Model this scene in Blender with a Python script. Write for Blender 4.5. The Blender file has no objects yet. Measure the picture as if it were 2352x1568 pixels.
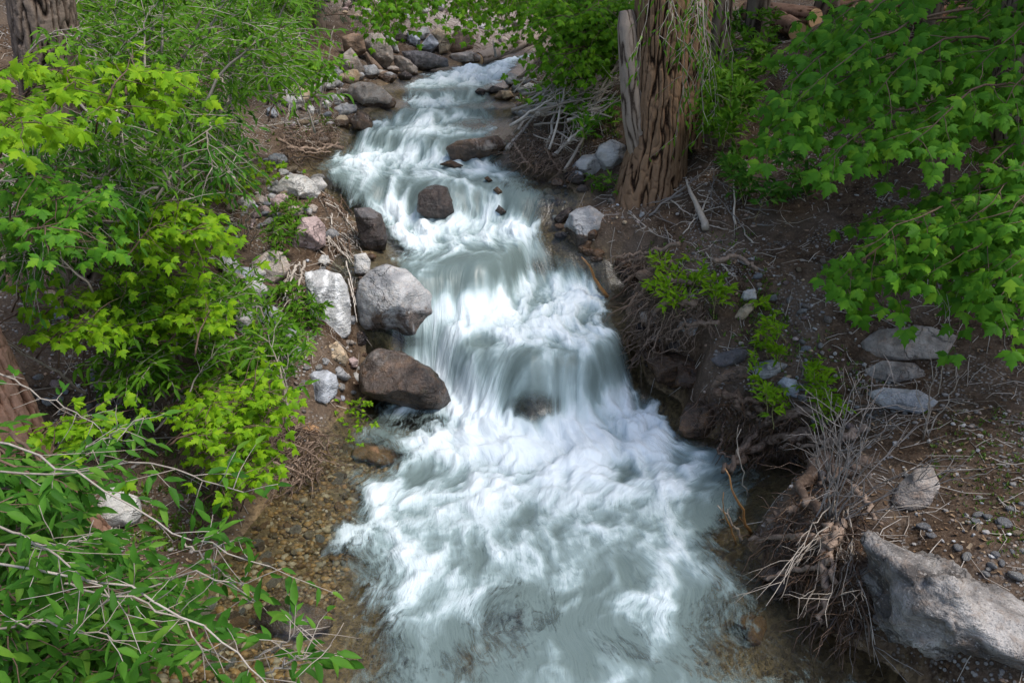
import bpy, bmesh, math, random
import numpy as np
from mathutils import Vector, Matrix

# ------------------------------------------------------------------ camera, sky, sun, exposure
PITCH = math.radians(24.0)
CAM = np.array([0.0, 0.0, 3.5])
scene = bpy.context.scene
col = scene.collection
cam_data = bpy.data.cameras.new('camera')
cam_data.lens = 28.0; cam_data.sensor_width = 36.0
cam_data.clip_start = 0.05; cam_data.clip_end = 500.0
camera = bpy.data.objects.new('camera', cam_data)
camera.location = CAM; camera.rotation_euler = (math.radians(90) - PITCH, 0, 0)
col.objects.link(camera); scene.camera = camera

SUN_EL, SUN_AZ = math.radians(62), math.radians(118)      # azimuth from +Y towards +X: soft light from high behind the camera's right shoulder
world = bpy.data.worlds.new('World'); scene.world = world; world.use_nodes = True
wn = world.node_tree; wn.nodes.clear()
sky = wn.nodes.new('ShaderNodeTexSky'); sky.sky_type = 'NISHITA'; sky.sun_disc = False
sky.sun_elevation = SUN_EL; sky.sun_rotation = SUN_AZ
sky.air_density = 1.0; sky.dust_density = 2.0; sky.ozone_density = 1.0
bg = wn.nodes.new('ShaderNodeBackground'); bg.inputs['Strength'].default_value = 0.11
wo = wn.nodes.new('ShaderNodeOutputWorld')
wn.links.new(sky.outputs[0], bg.inputs[0]); wn.links.new(bg.outputs[0], wo.inputs[0])
sun_data = bpy.data.lights.new('sun', 'SUN'); sun_data.energy = 1.5; sun_data.angle = math.radians(18)
sun_data.color = (1.0, 0.955, 0.89)
sun = bpy.data.objects.new('sun', sun_data); col.objects.link(sun)
_sd = Vector((math.sin(SUN_AZ) * math.cos(SUN_EL), math.cos(SUN_AZ) * math.cos(SUN_EL), math.sin(SUN_EL)))
sun.rotation_euler = _sd.to_track_quat('Z', 'Y').to_euler(); sun.location = _sd * 30

vs = scene.view_settings
vs.view_transform = 'Standard'; vs.look = 'None'; vs.gamma = 1.0; vs.use_curve_mapping = False
vs.exposure = 1.27
scene.cycles.use_denoising = True
scene.cycles.max_bounces = 5; scene.cycles.diffuse_bounces = 2; scene.cycles.glossy_bounces = 2
scene.cycles.transmission_bounces = 4; scene.cycles.transparent_max_bounces = 6
scene.cycles.caustics_reflective = False; scene.cycles.caustics_refractive = False
scene.cycles.sample_clamp_indirect = 4.0

# ------------------------------------------------------------------ pixel rays (photograph measured 2352 x 1568)
FPX = 28.0 / 36.0 * 2352.0
CP, SP = math.cos(PITCH), math.sin(PITCH)
rng = np.random.default_rng(7)
def ray(px, py):
    u = (px - 1176.0) / FPX; v = (py - 784.0) / FPX
    return np.array([u, CP - v * SP, -(SP + v * CP)])          # axial depth 1
def at(px, py, depth): return CAM + ray(px, py) * depth
def at_y(px, py, Y):
    r = ray(px, py); return CAM + r * (Y / r[1])                # the point of a pixel ray that stands Y metres ahead
def proj(P):
    P = np.asarray(P, float) - CAM
    z = P[..., 1] * CP - P[..., 2] * SP
    u = P[..., 0] / z; v = -(P[..., 1] * SP + P[..., 2] * CP) / z
    return 1176 + FPX * u, 784 + FPX * v, z
def unit(v):
    v = np.asarray(v, float); return v / (np.linalg.norm(v, axis=-1, keepdims=True) + 1e-9)
def sstep(a, b, x):
    t = np.clip((x - a) / (b - a), 0, 1); return t * t * (3 - 2 * t)

# ------------------------------------------------------------------ noise
_G = np.random.default_rng(3).normal(size=(256, 3)); _G /= np.linalg.norm(_G, axis=1, keepdims=True)
_PERM = np.random.default_rng(4).permutation(256).astype(np.int64)
def perlin(P, seed=0):
    P = np.asarray(P, float); i = np.floor(P).astype(np.int64); f = P - i
    w = f * f * f * (f * (f * 6 - 15) + 10); out = 0.0
    for dx in (0, 1):
        for dy in (0, 1):
            for dz in (0, 1):
                h = _PERM[(_PERM[(_PERM[(i[..., 0] + dx + seed * 17) & 255] + i[..., 1] + dy) & 255] + i[..., 2] + dz) & 255]
                g = _G[h]
                d = g[..., 0] * (f[..., 0] - dx) + g[..., 1] * (f[..., 1] - dy) + g[..., 2] * (f[..., 2] - dz)
                out = out + d * (w[..., 0] if dx else 1 - w[..., 0]) * (w[..., 1] if dy else 1 - w[..., 1]) * (w[..., 2] if dz else 1 - w[..., 2])
    return out
def fbm(P, octaves=4, seed=0, gain=0.5, ridged=False):
    P = np.asarray(P, float); s = 0.0; a = 1.0; n = 0.0
    for o in range(octaves):
        q = perlin(P * (2.03 ** o), seed + o * 5)
        if ridged: q = 0.5 - np.abs(q) * 1.6
        s = s + a * q; n += a; a *= gain
    return s / n
def xy0(X, Y, s, z=0.0): return np.stack([X * s, Y * s, np.zeros_like(X) + z], -1)

# ------------------------------------------------------------------ the stream and the ground as height functions
FALLS = [  # height, softness, lip line as (X, Y)
    (0.50, 0.21, [(-1.6, 7.1), (-0.9, 6.9), (-0.5, 6.6), (-0.15, 6.3), (0.17, 6.14), (0.6, 6.28), (0.95, 6.6), (1.28, 6.95), (1.7, 7.0)]),
    (0.40, 0.24, [(-1.6, 7.3), (-0.9, 7.22), (-0.7, 7.25), (-0.35, 7.42), (0.0, 7.75), (0.15, 8.1), (0.4, 8.15), (0.6, 8.1), (1.0, 7.85), (1.5, 7.9)]),
    (0.35, 0.24, [(-2.2, 9.45), (-1.5, 9.25), (-0.87, 9.0), (-0.13, 9.0), (0.4, 8.75), (0.9, 8.7), (1.4, 8.7)]),
    (0.25, 0.20, [(-2.6, 11.0), (-1.6, 10.7), (-1.0, 10.25), (-0.5, 10.1), (-0.1, 10.0), (0.4, 9.95)]),
    (0.15, 0.14, [(-2.4, 11.5), (-1.2, 11.45), (-0.2, 11.6), (0.8, 11.7)]),
    (0.12, 0.14, [(-2.0, 12.4), (-1.0, 12.3), (0.0, 12.5), (1.0, 12.6)]),
]
SLOPE = np.array([(0, 0), (6, 0), (7, .05), (8, .08), (9, .15), (10, .22), (11, .27), (12, .30), (17, .5), (20, .9), (30, 1.8)])
BUMPS = []   # (X, Y, radius, height) water heaping over sunken rocks
_fx = np.arange(-6, 9, .02)
def _fall_line(k):
    c = np.array(FALLS[k][2]); w = FALLS[k][0]
    return np.interp(_fx, c[:, 0], c[:, 1]) + (.05 + .30 * w) * 1.6 * perlin(np.stack([_fx * 2.1, _fx * 0 + k * 3.3, _fx * 0], -1), 50) + .05 * perlin(np.stack([_fx * 6.0, _fx * 0 + k * 5.1, _fx * 0], -1), 51)
_FLINE = [_fall_line(k) for k in range(len(FALLS))]
def fall_y(k, X): return np.interp(X, _fx, _FLINE[k])
def water_z(X, Y, soft=1.0, bumps=True):
    X = np.asarray(X, float); Y = np.asarray(Y, float)
    z = np.interp(Y, SLOPE[:, 0], SLOPE[:, 1])
    for k, (h, w, c) in enumerate(FALLS):
        t = (Y - fall_y(k, X)) / (w * soft)
        z = z + h * (0.5 + 0.5 * np.tanh(t * 1.3))
    if bumps:
        for bx, by, r, h in BUMPS:
            z = z + h * np.exp(-((X - bx) ** 2 + (Y - by) ** 2) / (r * r))
    return z
_T = 1.2 * (45 / 1.2) ** np.linspace(0, 1, 190)
def hit_fn(px, py, fn):
    d = ray(px, py); T = _T
    for n in (24, 10):
        P = CAM + d[None] * T[:, None]
        below = P[:, 2] < fn(P[:, 0], P[:, 1])
        k = int(np.argmax(below)) if below.any() else len(T) - 1
        T = np.linspace(T[max(k - 1, 0)], T[k] + 1e-6, n)
    P = CAM + d[None] * T[:, None]; below = P[:, 2] < fn(P[:, 0], P[:, 1]); k = int(np.argmax(below)) if below.any() else len(T) - 1
    return P[k], T[k]
LEFT_PX = [(250, 1700), (322, 1568), (394, 1456), (487, 1355), (525, 1291), (574, 1220), (619, 1160), (700, 1060), (738, 1010), (790, 955), (835, 900),
           (840, 800), (840, 740), (850, 640), (865, 590), (880, 560), (815, 500), (751, 463), (736, 430), (700, 405), (655, 383), (722, 361), (758, 339),
           (791, 306), (830, 275), (880, 250), (905, 233), (885, 197), (915, 186), (959, 168), (1032, 153), (1105, 143), (1190, 118)]
RIGHT_PX = [(2250, 1700), (2080, 1568), (2002, 1502), (1885, 1444), (1807, 1346), (1705, 1252), (1760, 1180), (1846, 1110), (1840, 1060), (1729, 1025), (1643, 1010), (1580, 985),
            (1560, 920), (1490, 880), (1462, 800), (1445, 740), (1450, 690), (1440, 640), (1390, 600), (1330, 575), (1300, 545), (1285, 510), (1325, 470),
            (1294, 419), (1240, 394), (1190, 379), (1175, 321), (1185, 265), (1178, 238), (1160, 205), (1190, 175), (1215, 150), (1240, 118)]
def _edge(pxs):
    pts = sorted([tuple(hit_fn(x, y, lambda X, Y: water_z(X, Y, bumps=False))[0][[1, 0]]) for x, y in pxs])
    Y, X = np.array(pts).T
    yy = np.arange(-2, 30, 0.05); xx = np.interp(yy, Y, X)
    k = np.hanning(7); k /= k.sum()
    return yy, np.convolve(np.pad(xx, 3, mode='edge'), k, 'valid')
_LY, _LX = _edge(LEFT_PX); _RY, _RX = _edge(RIGHT_PX)
# past the bend the stream swings away to the right
_far = np.clip(_LY - 16.5, 0, None); _LX = _LX + 0.16 * _far ** 1.7; _RX = _RX + 0.16 * _far ** 1.7
def XL(Y): return np.interp(Y, _LY, _LX)
def XR(Y): return np.interp(Y, _RY, _RX)
_bank_y = np.arange(-2, 60, 0.1)
_bz = water_z(np.zeros_like(_bank_y), np.clip(_bank_y, 0, 30)); _k = np.hanning(17); _k /= _k.sum()
_bz = np.convolve(np.pad(_bz, 8, mode='edge'), _k, 'valid')
def bank_z(Y): return np.interp(Y, _bank_y, _bz)
# relief noise tabulated once on a 5 cm grid
_nx = np.arange(-20, 20.01, .05); _ny = np.arange(-2, 48.01, .05); _NX, _NY = np.meshgrid(_nx, _ny)
_NA = np.stack([.10 * perlin(xy0(_NX, _NY, 1.7), 2) + .05 * perlin(xy0(_NX, _NY, 4.5), 3), .16 * perlin(xy0(_NX, _NY, .9), 5) + .07 * perlin(xy0(_NX, _NY, 2.3), 6)])
def relief(X, Y):
    fi = np.clip((X + 20) / .05, 0, len(_nx) - 1.001); fj = np.clip((Y + 2) / .05, 0, len(_ny) - 1.001)
    i = fi.astype(int); j = fj.astype(int); a = fi - i; b = fj - j
    return (_NA[:, j, i] * (1 - a) + _NA[:, j, i + 1] * a) * (1 - b) + (_NA[:, j + 1, i] * (1 - a) + _NA[:, j + 1, i + 1] * a) * b
def ground_z(X, Y, fine=False):
    X = np.asarray(X, float); Y = np.asarray(Y, float)
    wob, lump = relief(X, Y)
    dl = XL(Y) - X + wob; dr = X - XR(Y) + wob
    w = water_z(X, np.clip(Y, 0, 30), bumps=False); b = bank_z(Y)
    # left bank: pebbly shore, then a steady rise that steepens into the hillside
    L = np.interp(dl, [0, .12, .5, 1.5, 4.0, 8, 30], [0.0, .06, .18, .55, 1.55, 3.6, 19])
    # right bank: undercut step, terrace, then gentle wooded slope
    near = sstep(8.8, 7.6, Y)
    step = np.interp(dr, [0, .10, .22, .6, 2.0, 5, 9, 30], [0.0, .22, .42, .55, .85, 1.75, 3.4, 14])
    easy = np.interp(dr, [0, .15, .5, 1.5, 3.5, 7, 12, 30], [0.0, .10, .25, .62, 1.1, 2.0, 3.7, 14])
    R = step * near + easy * (1 - near)
    amt = sstep(0.0, 0.8, np.maximum(dl, dr))
    bump = amt * lump
    inside = np.minimum(-dl, -dr)
    left_sh = sstep(7.2, 5.5, Y)
    depth = np.minimum(0.34, 0.03 + inside * (0.16 * left_sh * (-dl < -dr) + 0.45 * (1 - left_sh * (-dl < -dr))))
    bed = w - np.maximum(depth, 0.02)
    e = np.where(dl > 0, dl, dr)
    mixb = sstep(0.0, 0.35, e)
    land = (w * (1 - mixb) + b * mixb) + np.where(dl > 0, L, R) + bump - 0.02
    z = np.where((dl > 0) | (dr > 0), land, bed)
    hill = sstep(19, 34, Y) * 7.0 + np.clip(Y - 34, 0, None) * 0.5
    z = z + hill
    if fine:
        z = z + 0.030 * perlin(xy0(X, Y, 6.0), 8) + 0.018 * perlin(xy0(X, Y, 14.0), 9)
    return z
def cover_z(X, Y):
    g = ground_z(X, Y); w = water_z(X, np.clip(Y, 0, 30))
    ins = (X > XL(Y) - .1) & (X < XR(Y) + .1) & (Y < 24)
    return np.where(ins, np.maximum(g, w), g)
def hit(px, py): return hit_fn(px, py, cover_z)
def on(px, py, frac=1.0):
    P, t = hit(px, py); return CAM + (P - CAM) * frac
for bpx, bpy_, r, h in [(665, 1425, 0.22, 0.11), (1235, 890, 0.30, 0.12), (1110, 620, .35, .08), (1390, 830, .25, .06), (1180, 1400, 0.20, 0.05), (1085, 283, 0.25, 0.05), (1000, 445, 0.30, 0.06)]:
    p = hit_fn(bpx, bpy_, lambda X, Y: water_z(X, Y, bumps=False))[0]
    BUMPS.append((p[0], p[1], r, h))

# ------------------------------------------------------------------ mesh helpers
def mesh_np(name, V, F3=None, F4=None, smooth=True):
    me = bpy.data.meshes.new(name)
    V = np.ascontiguousarray(V, np.float32)
    n3 = 0 if F3 is None else len(F3); n4 = 0 if F4 is None else len(F4)
    me.vertices.add(len(V)); me.vertices.foreach_set('co', V.ravel())
    parts = []
    if n3: parts.append(np.asarray(F3, np.int32).ravel())
    if n4: parts.append(np.asarray(F4, np.int32).ravel())
    loops = np.concatenate(parts)
    me.loops.add(len(loops)); me.loops.foreach_set('vertex_index', loops)
    starts = np.concatenate([np.arange(n3) * 3, n3 * 3 + np.arange(n4) * 4]).astype(np.int32)
    me.polygons.add(n3 + n4); me.polygons.foreach_set('loop_start', starts)
    me.polygons.foreach_set('use_smooth', np.full(n3 + n4, smooth))
    me.update(calc_edges=True)
    return me
def attr(me, name, val, kind='FLOAT'):
    a = me.attributes.new(name, kind, 'POINT')
    a.data.foreach_set('value' if kind == 'FLOAT' else 'vector', np.ascontiguousarray(val, np.float32).ravel())
def link(name, me, mat=None, parent=None):
    o = bpy.data.objects.new(name, me); col.objects.link(o)
    if mat is not None and not len(me.materials): me.materials.append(mat)
    if parent is not None: o.parent = parent
    return o
def tag(o, label=None, cat=None, group=None, kind=None):
    if label: o['label'] = label
    if cat: o['category'] = cat
    if group: o['group'] = group
    if kind: o['kind'] = kind
    return o
def empty(name, loc, label, cat, group=None):
    o = bpy.data.objects.new(name, None); o.location = loc; o.empty_display_size = 0.1; col.objects.link(o)
    return tag(o, label, cat, group)
class Acc:
    def __init__(s): s.V = []; s.F4 = []; s.F3 = []; s.n = 0; s.A = []
    def add(s, V, F4=None, F3=None, a=None):
        if F4 is not None and len(F4): s.F4.append(np.asarray(F4) + s.n)
        if F3 is not None and len(F3): s.F3.append(np.asarray(F3) + s.n)
        s.V.append(V); s.n += len(V)
        if a is not None: s.A.append(a)
    def tube(s, pts, rad, sides=5):
        V, F4, F3 = tube(pts, rad, sides); s.add(V, F4, F3)
    def mesh(s, name, smooth=True, off=None):
        V = np.concatenate(s.V)
        if off is not None: V = V - np.asarray(off)
        return mesh_np(name, V, np.concatenate(s.F3) if s.F3 else None, np.concatenate(s.F4) if s.F4 else None, smooth)
def tube(pts, rad, sides=5, cap=True):
    pts = np.asarray(pts, float); n = len(pts)
    rad = np.broadcast_to(np.asarray(rad, float), (n,))
    t = unit(np.gradient(pts, axis=0))
    ref = np.array([0.31, 0.17, 0.93]) if abs(t[:, 2]).mean() < 0.8 else np.array([0.95, 0.2, 0.1])
    a = unit(np.cross(t, ref)); b = np.cross(t, a)
    th = np.arange(sides) / sides * 2 * np.pi
    V = pts[:, None] + rad[:, None, None] * (np.cos(th)[None, :, None] * a[:, None] + np.sin(th)[None, :, None] * b[:, None])
    V = V.reshape(-1, 3)
    i = np.arange(n - 1)[:, None] * sides; j = np.arange(sides)[None]; k = (j + 1) % sides
    F4 = np.stack([i + j, i + k, i + sides + k, i + sides + j], -1).reshape(-1, 4)
    F3 = []
    if cap:
        V = np.concatenate([V, pts[-1:], pts[:1]]); e = (n - 1) * sides; c = n * sides
        F3 = [(e + q, e + (q + 1) % sides, c) for q in range(sides)] + [((q + 1) % sides, q, c + 1) for q in range(sides)]
    return V, F4, np.array(F3, int).reshape(-1, 3)
def crooked(p0, p1, n=8, wob=0.05, arch=0.0, seed=None, sag=0.0):
    r = rng if seed is None else np.random.default_rng(seed)
    p0 = np.asarray(p0, float); p1 = np.asarray(p1, float); t = np.linspace(0, 1, n)[:, None]
    L = np.linalg.norm(p1 - p0)
    P = p0 + (p1 - p0) * t
    P[:, 2] += arch * L * 4 * (t * (1 - t))[:, 0]
    off = np.cumsum(r.normal(size=(n, 3)), 0); off -= off[:1] + (off[-1:] - off[:1]) * t
    return P + off * wob * L / math.sqrt(n)
def ico(sub):
    bm = bmesh.new(); bmesh.ops.create_icosphere(bm, subdivisions=sub, radius=1.0)
    V = np.array([v.co[:] for v in bm.verts]); F = np.array([[v.index for v in f.verts] for f in bm.faces]); bm.free()
    return V, F
ICO = {k: ico(k) for k in (1, 2, 3, 4, 5)}
# ------------------------------------------------------------------ materials
class NT:
    def __init__(s, name):
        s.m = bpy.data.materials.new(name); s.m.use_nodes = True; s.t = s.m.node_tree; s.t.nodes.clear()
        s.out = s.t.nodes.new('ShaderNodeOutputMaterial')
    def n(s, typ, ins=None, **props):
        nd = s.t.nodes.new('ShaderNode' + typ)
        for k, v in props.items(): setattr(nd, k, v)
        for k, v in (ins or {}).items():
            if isinstance(v, bpy.types.NodeSocket): s.t.links.new(v, nd.inputs[k])
            else: nd.inputs[k].default_value = v
        return nd
    def geo(s): return s.n('NewGeometry')
    def noise(s, vec, scale, detail=4, rough=0.55, dist=0.0):
        return s.n('TexNoise', {'Vector': vec, 'Scale': scale, 'Detail': detail, 'Roughness': rough, 'Distortion': dist}).outputs['Fac']
    def ramp(s, fac, stops, interp='LINEAR'):
        r = s.n('ValToRGB', {'Fac': fac}); r.color_ramp.interpolation = interp
        el = r.color_ramp.elements
        while len(el) < len(stops): el.new(0.5)
        for e, (p, c) in zip(el, stops): e.position = p; e.color = (c if len(c) == 4 else (*c, 1)) if isinstance(c, tuple) else (c, c, c, 1)
        return r.outputs['Color']
    def mix(s, fac, a, b, blend='MIX'):
        m = s.n('Mix', data_type='RGBA', blend_type=blend, clamp_factor=True)
        for sock, v in ((m.inputs[0], fac), (m.inputs[6], a), (m.inputs[7], b)):
            if isinstance(v, bpy.types.NodeSocket): s.t.links.new(v, sock)
            else: sock.default_value = v if not isinstance(v, tuple) else (*v[:3], 1)
        return m.outputs[2]
    def math(s, op, a, b=0.5, clamp=False):
        m = s.n('Math', operation=op, use_clamp=clamp)
        for sock, v in ((m.inputs[0], a), (m.inputs[1], b)):
            if isinstance(v, bpy.types.NodeSocket): s.t.links.new(v, sock)
            else: sock.default_value = v
        return m.outputs[0]
    def maprange(s, v, a, b, c=0.0, d=1.0):
        return s.n('MapRange', {'Value': v, 'From Min': a, 'From Max': b, 'To Min': c, 'To Max': d}).outputs[0]
    def attr(s, name, out='Fac'): return s.n('Attribute', attribute_name=name).outputs[out]
    def bump(s, h, dist, strength=1.0, normal=None):
        ins = {'Height': h, 'Distance': dist, 'Strength': strength}
        if normal is not None: ins['Normal'] = normal
        return s.n('Bump', ins).outputs[0]
    def done(s, shader): s.t.links.new(shader, s.out.inputs['Surface']); return s.m
    def scaled(s, vec, sc):
        return s.n('Mapping', {'Vector': vec, 'Scale': sc}).outputs[0]

def rock_material(name, dark, light, warm, warm_amt=0.3, bandy=0.0, moss=0.0, speck=0.5, rust=.5):
    t = NT(name); pos = t.n('TexCoord').outputs['Object']
    rnd = t.n('ObjectInfo').outputs['Random']
    p = t.n('VectorMath', {0: pos, 1: t.n('CombineXYZ', {'X': t.math('MULTIPLY', rnd, 37.0), 'Y': t.math('MULTIPLY', rnd, 91.0)}).outputs[0]}, operation='ADD').outputs[0]
    n1 = t.noise(p, 3.2, 6, 0.62, 0.4); n2 = t.noise(p, 17.0, 5, 0.6); n3 = t.noise(p, 75.0, 3, 0.6)
    c = t.mix(t.maprange(n1, .37, .63), dark, light)
    c = t.mix(t.math('MULTIPLY', t.maprange(t.noise(p, 5.5, 7, .7, .8), .53, .66), .55), c, tuple(x * .38 for x in dark))     # weathered dark patches
    c = t.mix(t.math('MULTIPLY', t.maprange(n2, .5, .72), warm_amt), c, warm)
    if bandy:
        w = t.n('TexWave', {'Vector': t.scaled(p, (0.8, 0.7, 1.9)), 'Scale': 3.2, 'Distortion': 6.0, 'Detail': 4.0, 'Detail Scale': 1.6, 'Detail Roughness': 0.6}).outputs['Fac']
        c = t.mix(t.math('MULTIPLY', t.maprange(w, .55, .95), bandy), c, tuple(min(1, x * 1.7) for x in light))
    c = t.mix(t.math('MULTIPLY', t.maprange(n3, .55, .75), speck), c, tuple(x * 0.45 for x in dark))
    c = t.mix(t.math('MULTIPLY', t.maprange(t.noise(p, 42.0, 2), .6, .7), speck * .5), c, tuple(min(.7, x * 1.35) for x in light))
    iso = t.math('ABSOLUTE', t.math('SUBTRACT', t.noise(t.scaled(p, (1.0, .7, 1.3)), 2.6, 5, .55, .3), .5))
    gap = t.maprange(t.noise(p, 1.9, 2), .45, .55)                    # cracks run only in places
    crack = t.math('MAXIMUM', t.maprange(iso, 0.0, 0.013), gap)
    strata = t.noise(t.scaled(p, (2.0, 2.0, 15.0)), 1.0, 4, .6, .6)
    c = t.mix(t.math('MULTIPLY', t.maprange(strata, .48, .7), .4), c, tuple(x * .6 for x in dark))
    c = t.mix(t.math('MULTIPLY', t.math('SUBTRACT', 1.0, crack), .65), c, tuple(x * .3 for x in dark))
    if moss:
        mk = t.math('MULTIPLY', t.maprange(t.noise(p, 6.0, 5, .65), .56, .66), moss)
        c = t.mix(mk, c, (.05, .075, .012))
    wet = t.attr('wet')
    wet = t.maprange(t.math('ADD', wet, t.math('MULTIPLY', t.math('SUBTRACT', t.noise(p, 4.5, 6, .65, .6), .5), 1.9)), .38, .58)
    stain = t.ramp(t.math('ADD', t.math('MULTIPLY', n1, .6), t.math('MULTIPLY', n2, .4)), [(.36, (.016, .012, .010)), (.50, (.075, .042, .024)), (.62, (.19, .10, .042)), (.72, (.10, .09, .08))])
    wc = t.mix(rust, t.mix(1.0, c, (.38, .34, .32), 'MULTIPLY'), stain)
    c = t.mix(wet, c, wc)
    h = t.math('ADD', t.math('ADD', t.math('MULTIPLY', n2, .6), t.math('MULTIPLY', strata, .45)), t.math('ADD', t.math('MULTIPLY', n3, .22), t.math('MULTIPLY', crack, .22)))
    nb = t.bump(h, 0.055, 1.0)
    b = t.n('BsdfPrincipled', {'Base Color': c, 'Roughness': t.maprange(wet, 0, 1, .82, .17), 'Normal': nb, 'Specular IOR Level': .4})
    return t.done(b.outputs[0])
ROCK = {
    'grey':  rock_material('grey_stone', (0.238, 0.241, 0.252), (0.518, 0.511, 0.504), (0.476, 0.364, 0.266), .35),
    'pale':  rock_material('pale_stone', (0.345, 0.339, 0.328), (0.620, 0.604, 0.575), (0.529, 0.414, 0.299), .35, speck=.35),
    'blue':  rock_material('blue_grey_stone', (0.189, 0.206, 0.239), (0.450, 0.471, 0.507), (0.435, 0.392, 0.334), .15, bandy=.35, rust=.12),
    'vein':  rock_material('veined_white_stone', (0.370, 0.375, 0.381), (0.620, 0.616, 0.599), (0.269, 0.246, 0.224), .45, bandy=.5, speck=.4),
    'pink':  rock_material('pink_stone', (0.311, 0.223, 0.209), (0.553, 0.425, 0.405), (0.378, 0.338, 0.338), .3),
    'tan':   rock_material('tan_stone', (0.330, 0.242, 0.154), (0.572, 0.462, 0.330), (0.506, 0.297, 0.143), .4),
    'brown': rock_material('brown_stone', (0.121, 0.084, 0.061), (0.324, 0.223, 0.155), (0.351, 0.176, 0.068), .4),
    'wetbrown': rock_material('wet_brown_stone', (.085, .076, .072), (.33, .29, .26), (.26, .14, .07), .5, moss=.45, rust=.28, speck=.8),
    'dark':  rock_material('dark_stone', (0.052, 0.048, 0.053), (0.172, 0.161, 0.161), (0.184, 0.103, 0.069), .3, rust=.12),
    'moss':  rock_material('mossy_stone', (.05, .036, .022), (.15, .10, .062), (.14, .075, .03), .4, moss=.8),
    'taupe': rock_material('taupe_stone', (0.203, 0.173, 0.147), (0.450, 0.393, 0.345), (0.540, 0.300, 0.165), .3, bandy=.15),
    'orange': rock_material('orange_stone', (.27, .15, .075), (.46, .27, .14), (.5, .30, .15), .4),
    'white': rock_material('white_crag_stone', (.075, .066, .060), (.43, .40, .37), (.20, .145, .105), .75, speck=.8),
}

def bark_material(name, dark, mid, light, sc=1.0):
    t = NT(name); pos = t.n('TexCoord').outputs['Object']
    n1 = t.noise(t.scaled(pos, (14 * sc, 14 * sc, 3 * sc)), 1.0, 6, .65, .5); n2 = t.noise(pos, 60 * sc, 4, .6)
    fur = t.attr('furrow')
    v = t.math('ADD', t.math('MULTIPLY', n1, .45), t.math('MULTIPLY', fur, .62))
    c = t.ramp(v, [(.28, dark), (.62, mid), (.95, light)])
    c = t.mix(t.math('MULTIPLY', t.maprange(n2, .5, .8), .35), c, light)
    nb = t.bump(t.math('ADD', n1, t.math('MULTIPLY', n2, .35)), .02, .9)
    return t.done(t.n('BsdfPrincipled', {'Base Color': c, 'Roughness': .9, 'Normal': nb, 'Specular IOR Level': .06}).outputs[0])
BARK = bark_material('cottonwood_bark', (.022, .012, .008), (.115, .068, .040), (.25, .16, .10))
BARK_GREY = bark_material('grey_brown_bark', (.02, .014, .011), (.10, .073, .055), (.21, .165, .13))  # greyer bark for the old trunk, box elder and background trees
BARK_RED = bark_material('reddish_bark', (.03, .014, .009), (.16, .085, .055), (.31, .19, .135))

def wood_material(name, a, b, rough=.75, wet=False):
    t = NT(name); pos = t.n('NewGeometry').outputs['Position']
    isl = t.n('NewGeometry').outputs['Random Per Island']; rnd = t.n('ObjectInfo').outputs['Random']
    f = t.math('FRACT', t.math('ADD', isl, rnd))
    n = t.noise(pos, 35.0, 5, .65); n2 = t.noise(pos, 130.0, 3, .6)
    c = t.mix(t.math('ADD', t.math('MULTIPLY', f, .6), t.math('MULTIPLY', t.math('SUBTRACT', n, .5), 1.4), True), a, b)
    c = t.mix(t.math('MULTIPLY', t.maprange(n2, .55, .75), .4), c, tuple(x * .5 for x in a))
    nb = t.bump(n, .006, .7)
    return t.done(t.n('BsdfPrincipled', {'Base Color': c, 'Roughness': .3 if wet else rough, 'Normal': nb, 'Specular IOR Level': .5 if wet else .2}).outputs[0])
TWIG_PALE = wood_material('pale_twig', (.24, .20, .16), (.46, .41, .35))
TWIG_GREY = wood_material('grey_twig', (.14, .125, .115), (.33, .30, .275))
TWIG_BROWN = wood_material('brown_twig', (.085, .055, .038), (.22, .145, .10))
STEM_GREEN = wood_material('green_stem', (.14, .13, .05), (.30, .27, .12))
DRIFT = wood_material('bleached_wood', (.36, .31, .26), (.66, .60, .53))
ROOT = wood_material('root_wood', (.08, .052, .036), (.42, .31, .235))
ROOT_WET = wood_material('wet_root_wood', (.035, .02, .012), (.15, .08, .04), wet=True)
ORANGE_WOOD = wood_material('wet_orange_wood', (.16, .075, .025), (.38, .20, .07), wet=True)
SNAG = bark_material('barkless_wood', (.045, .032, .024), (.18, .138, .108), (.33, .27, .22), .8)
CUT_WOOD = wood_material('cut_wood', (.42, .25, .12), (.62, .42, .24))

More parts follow.
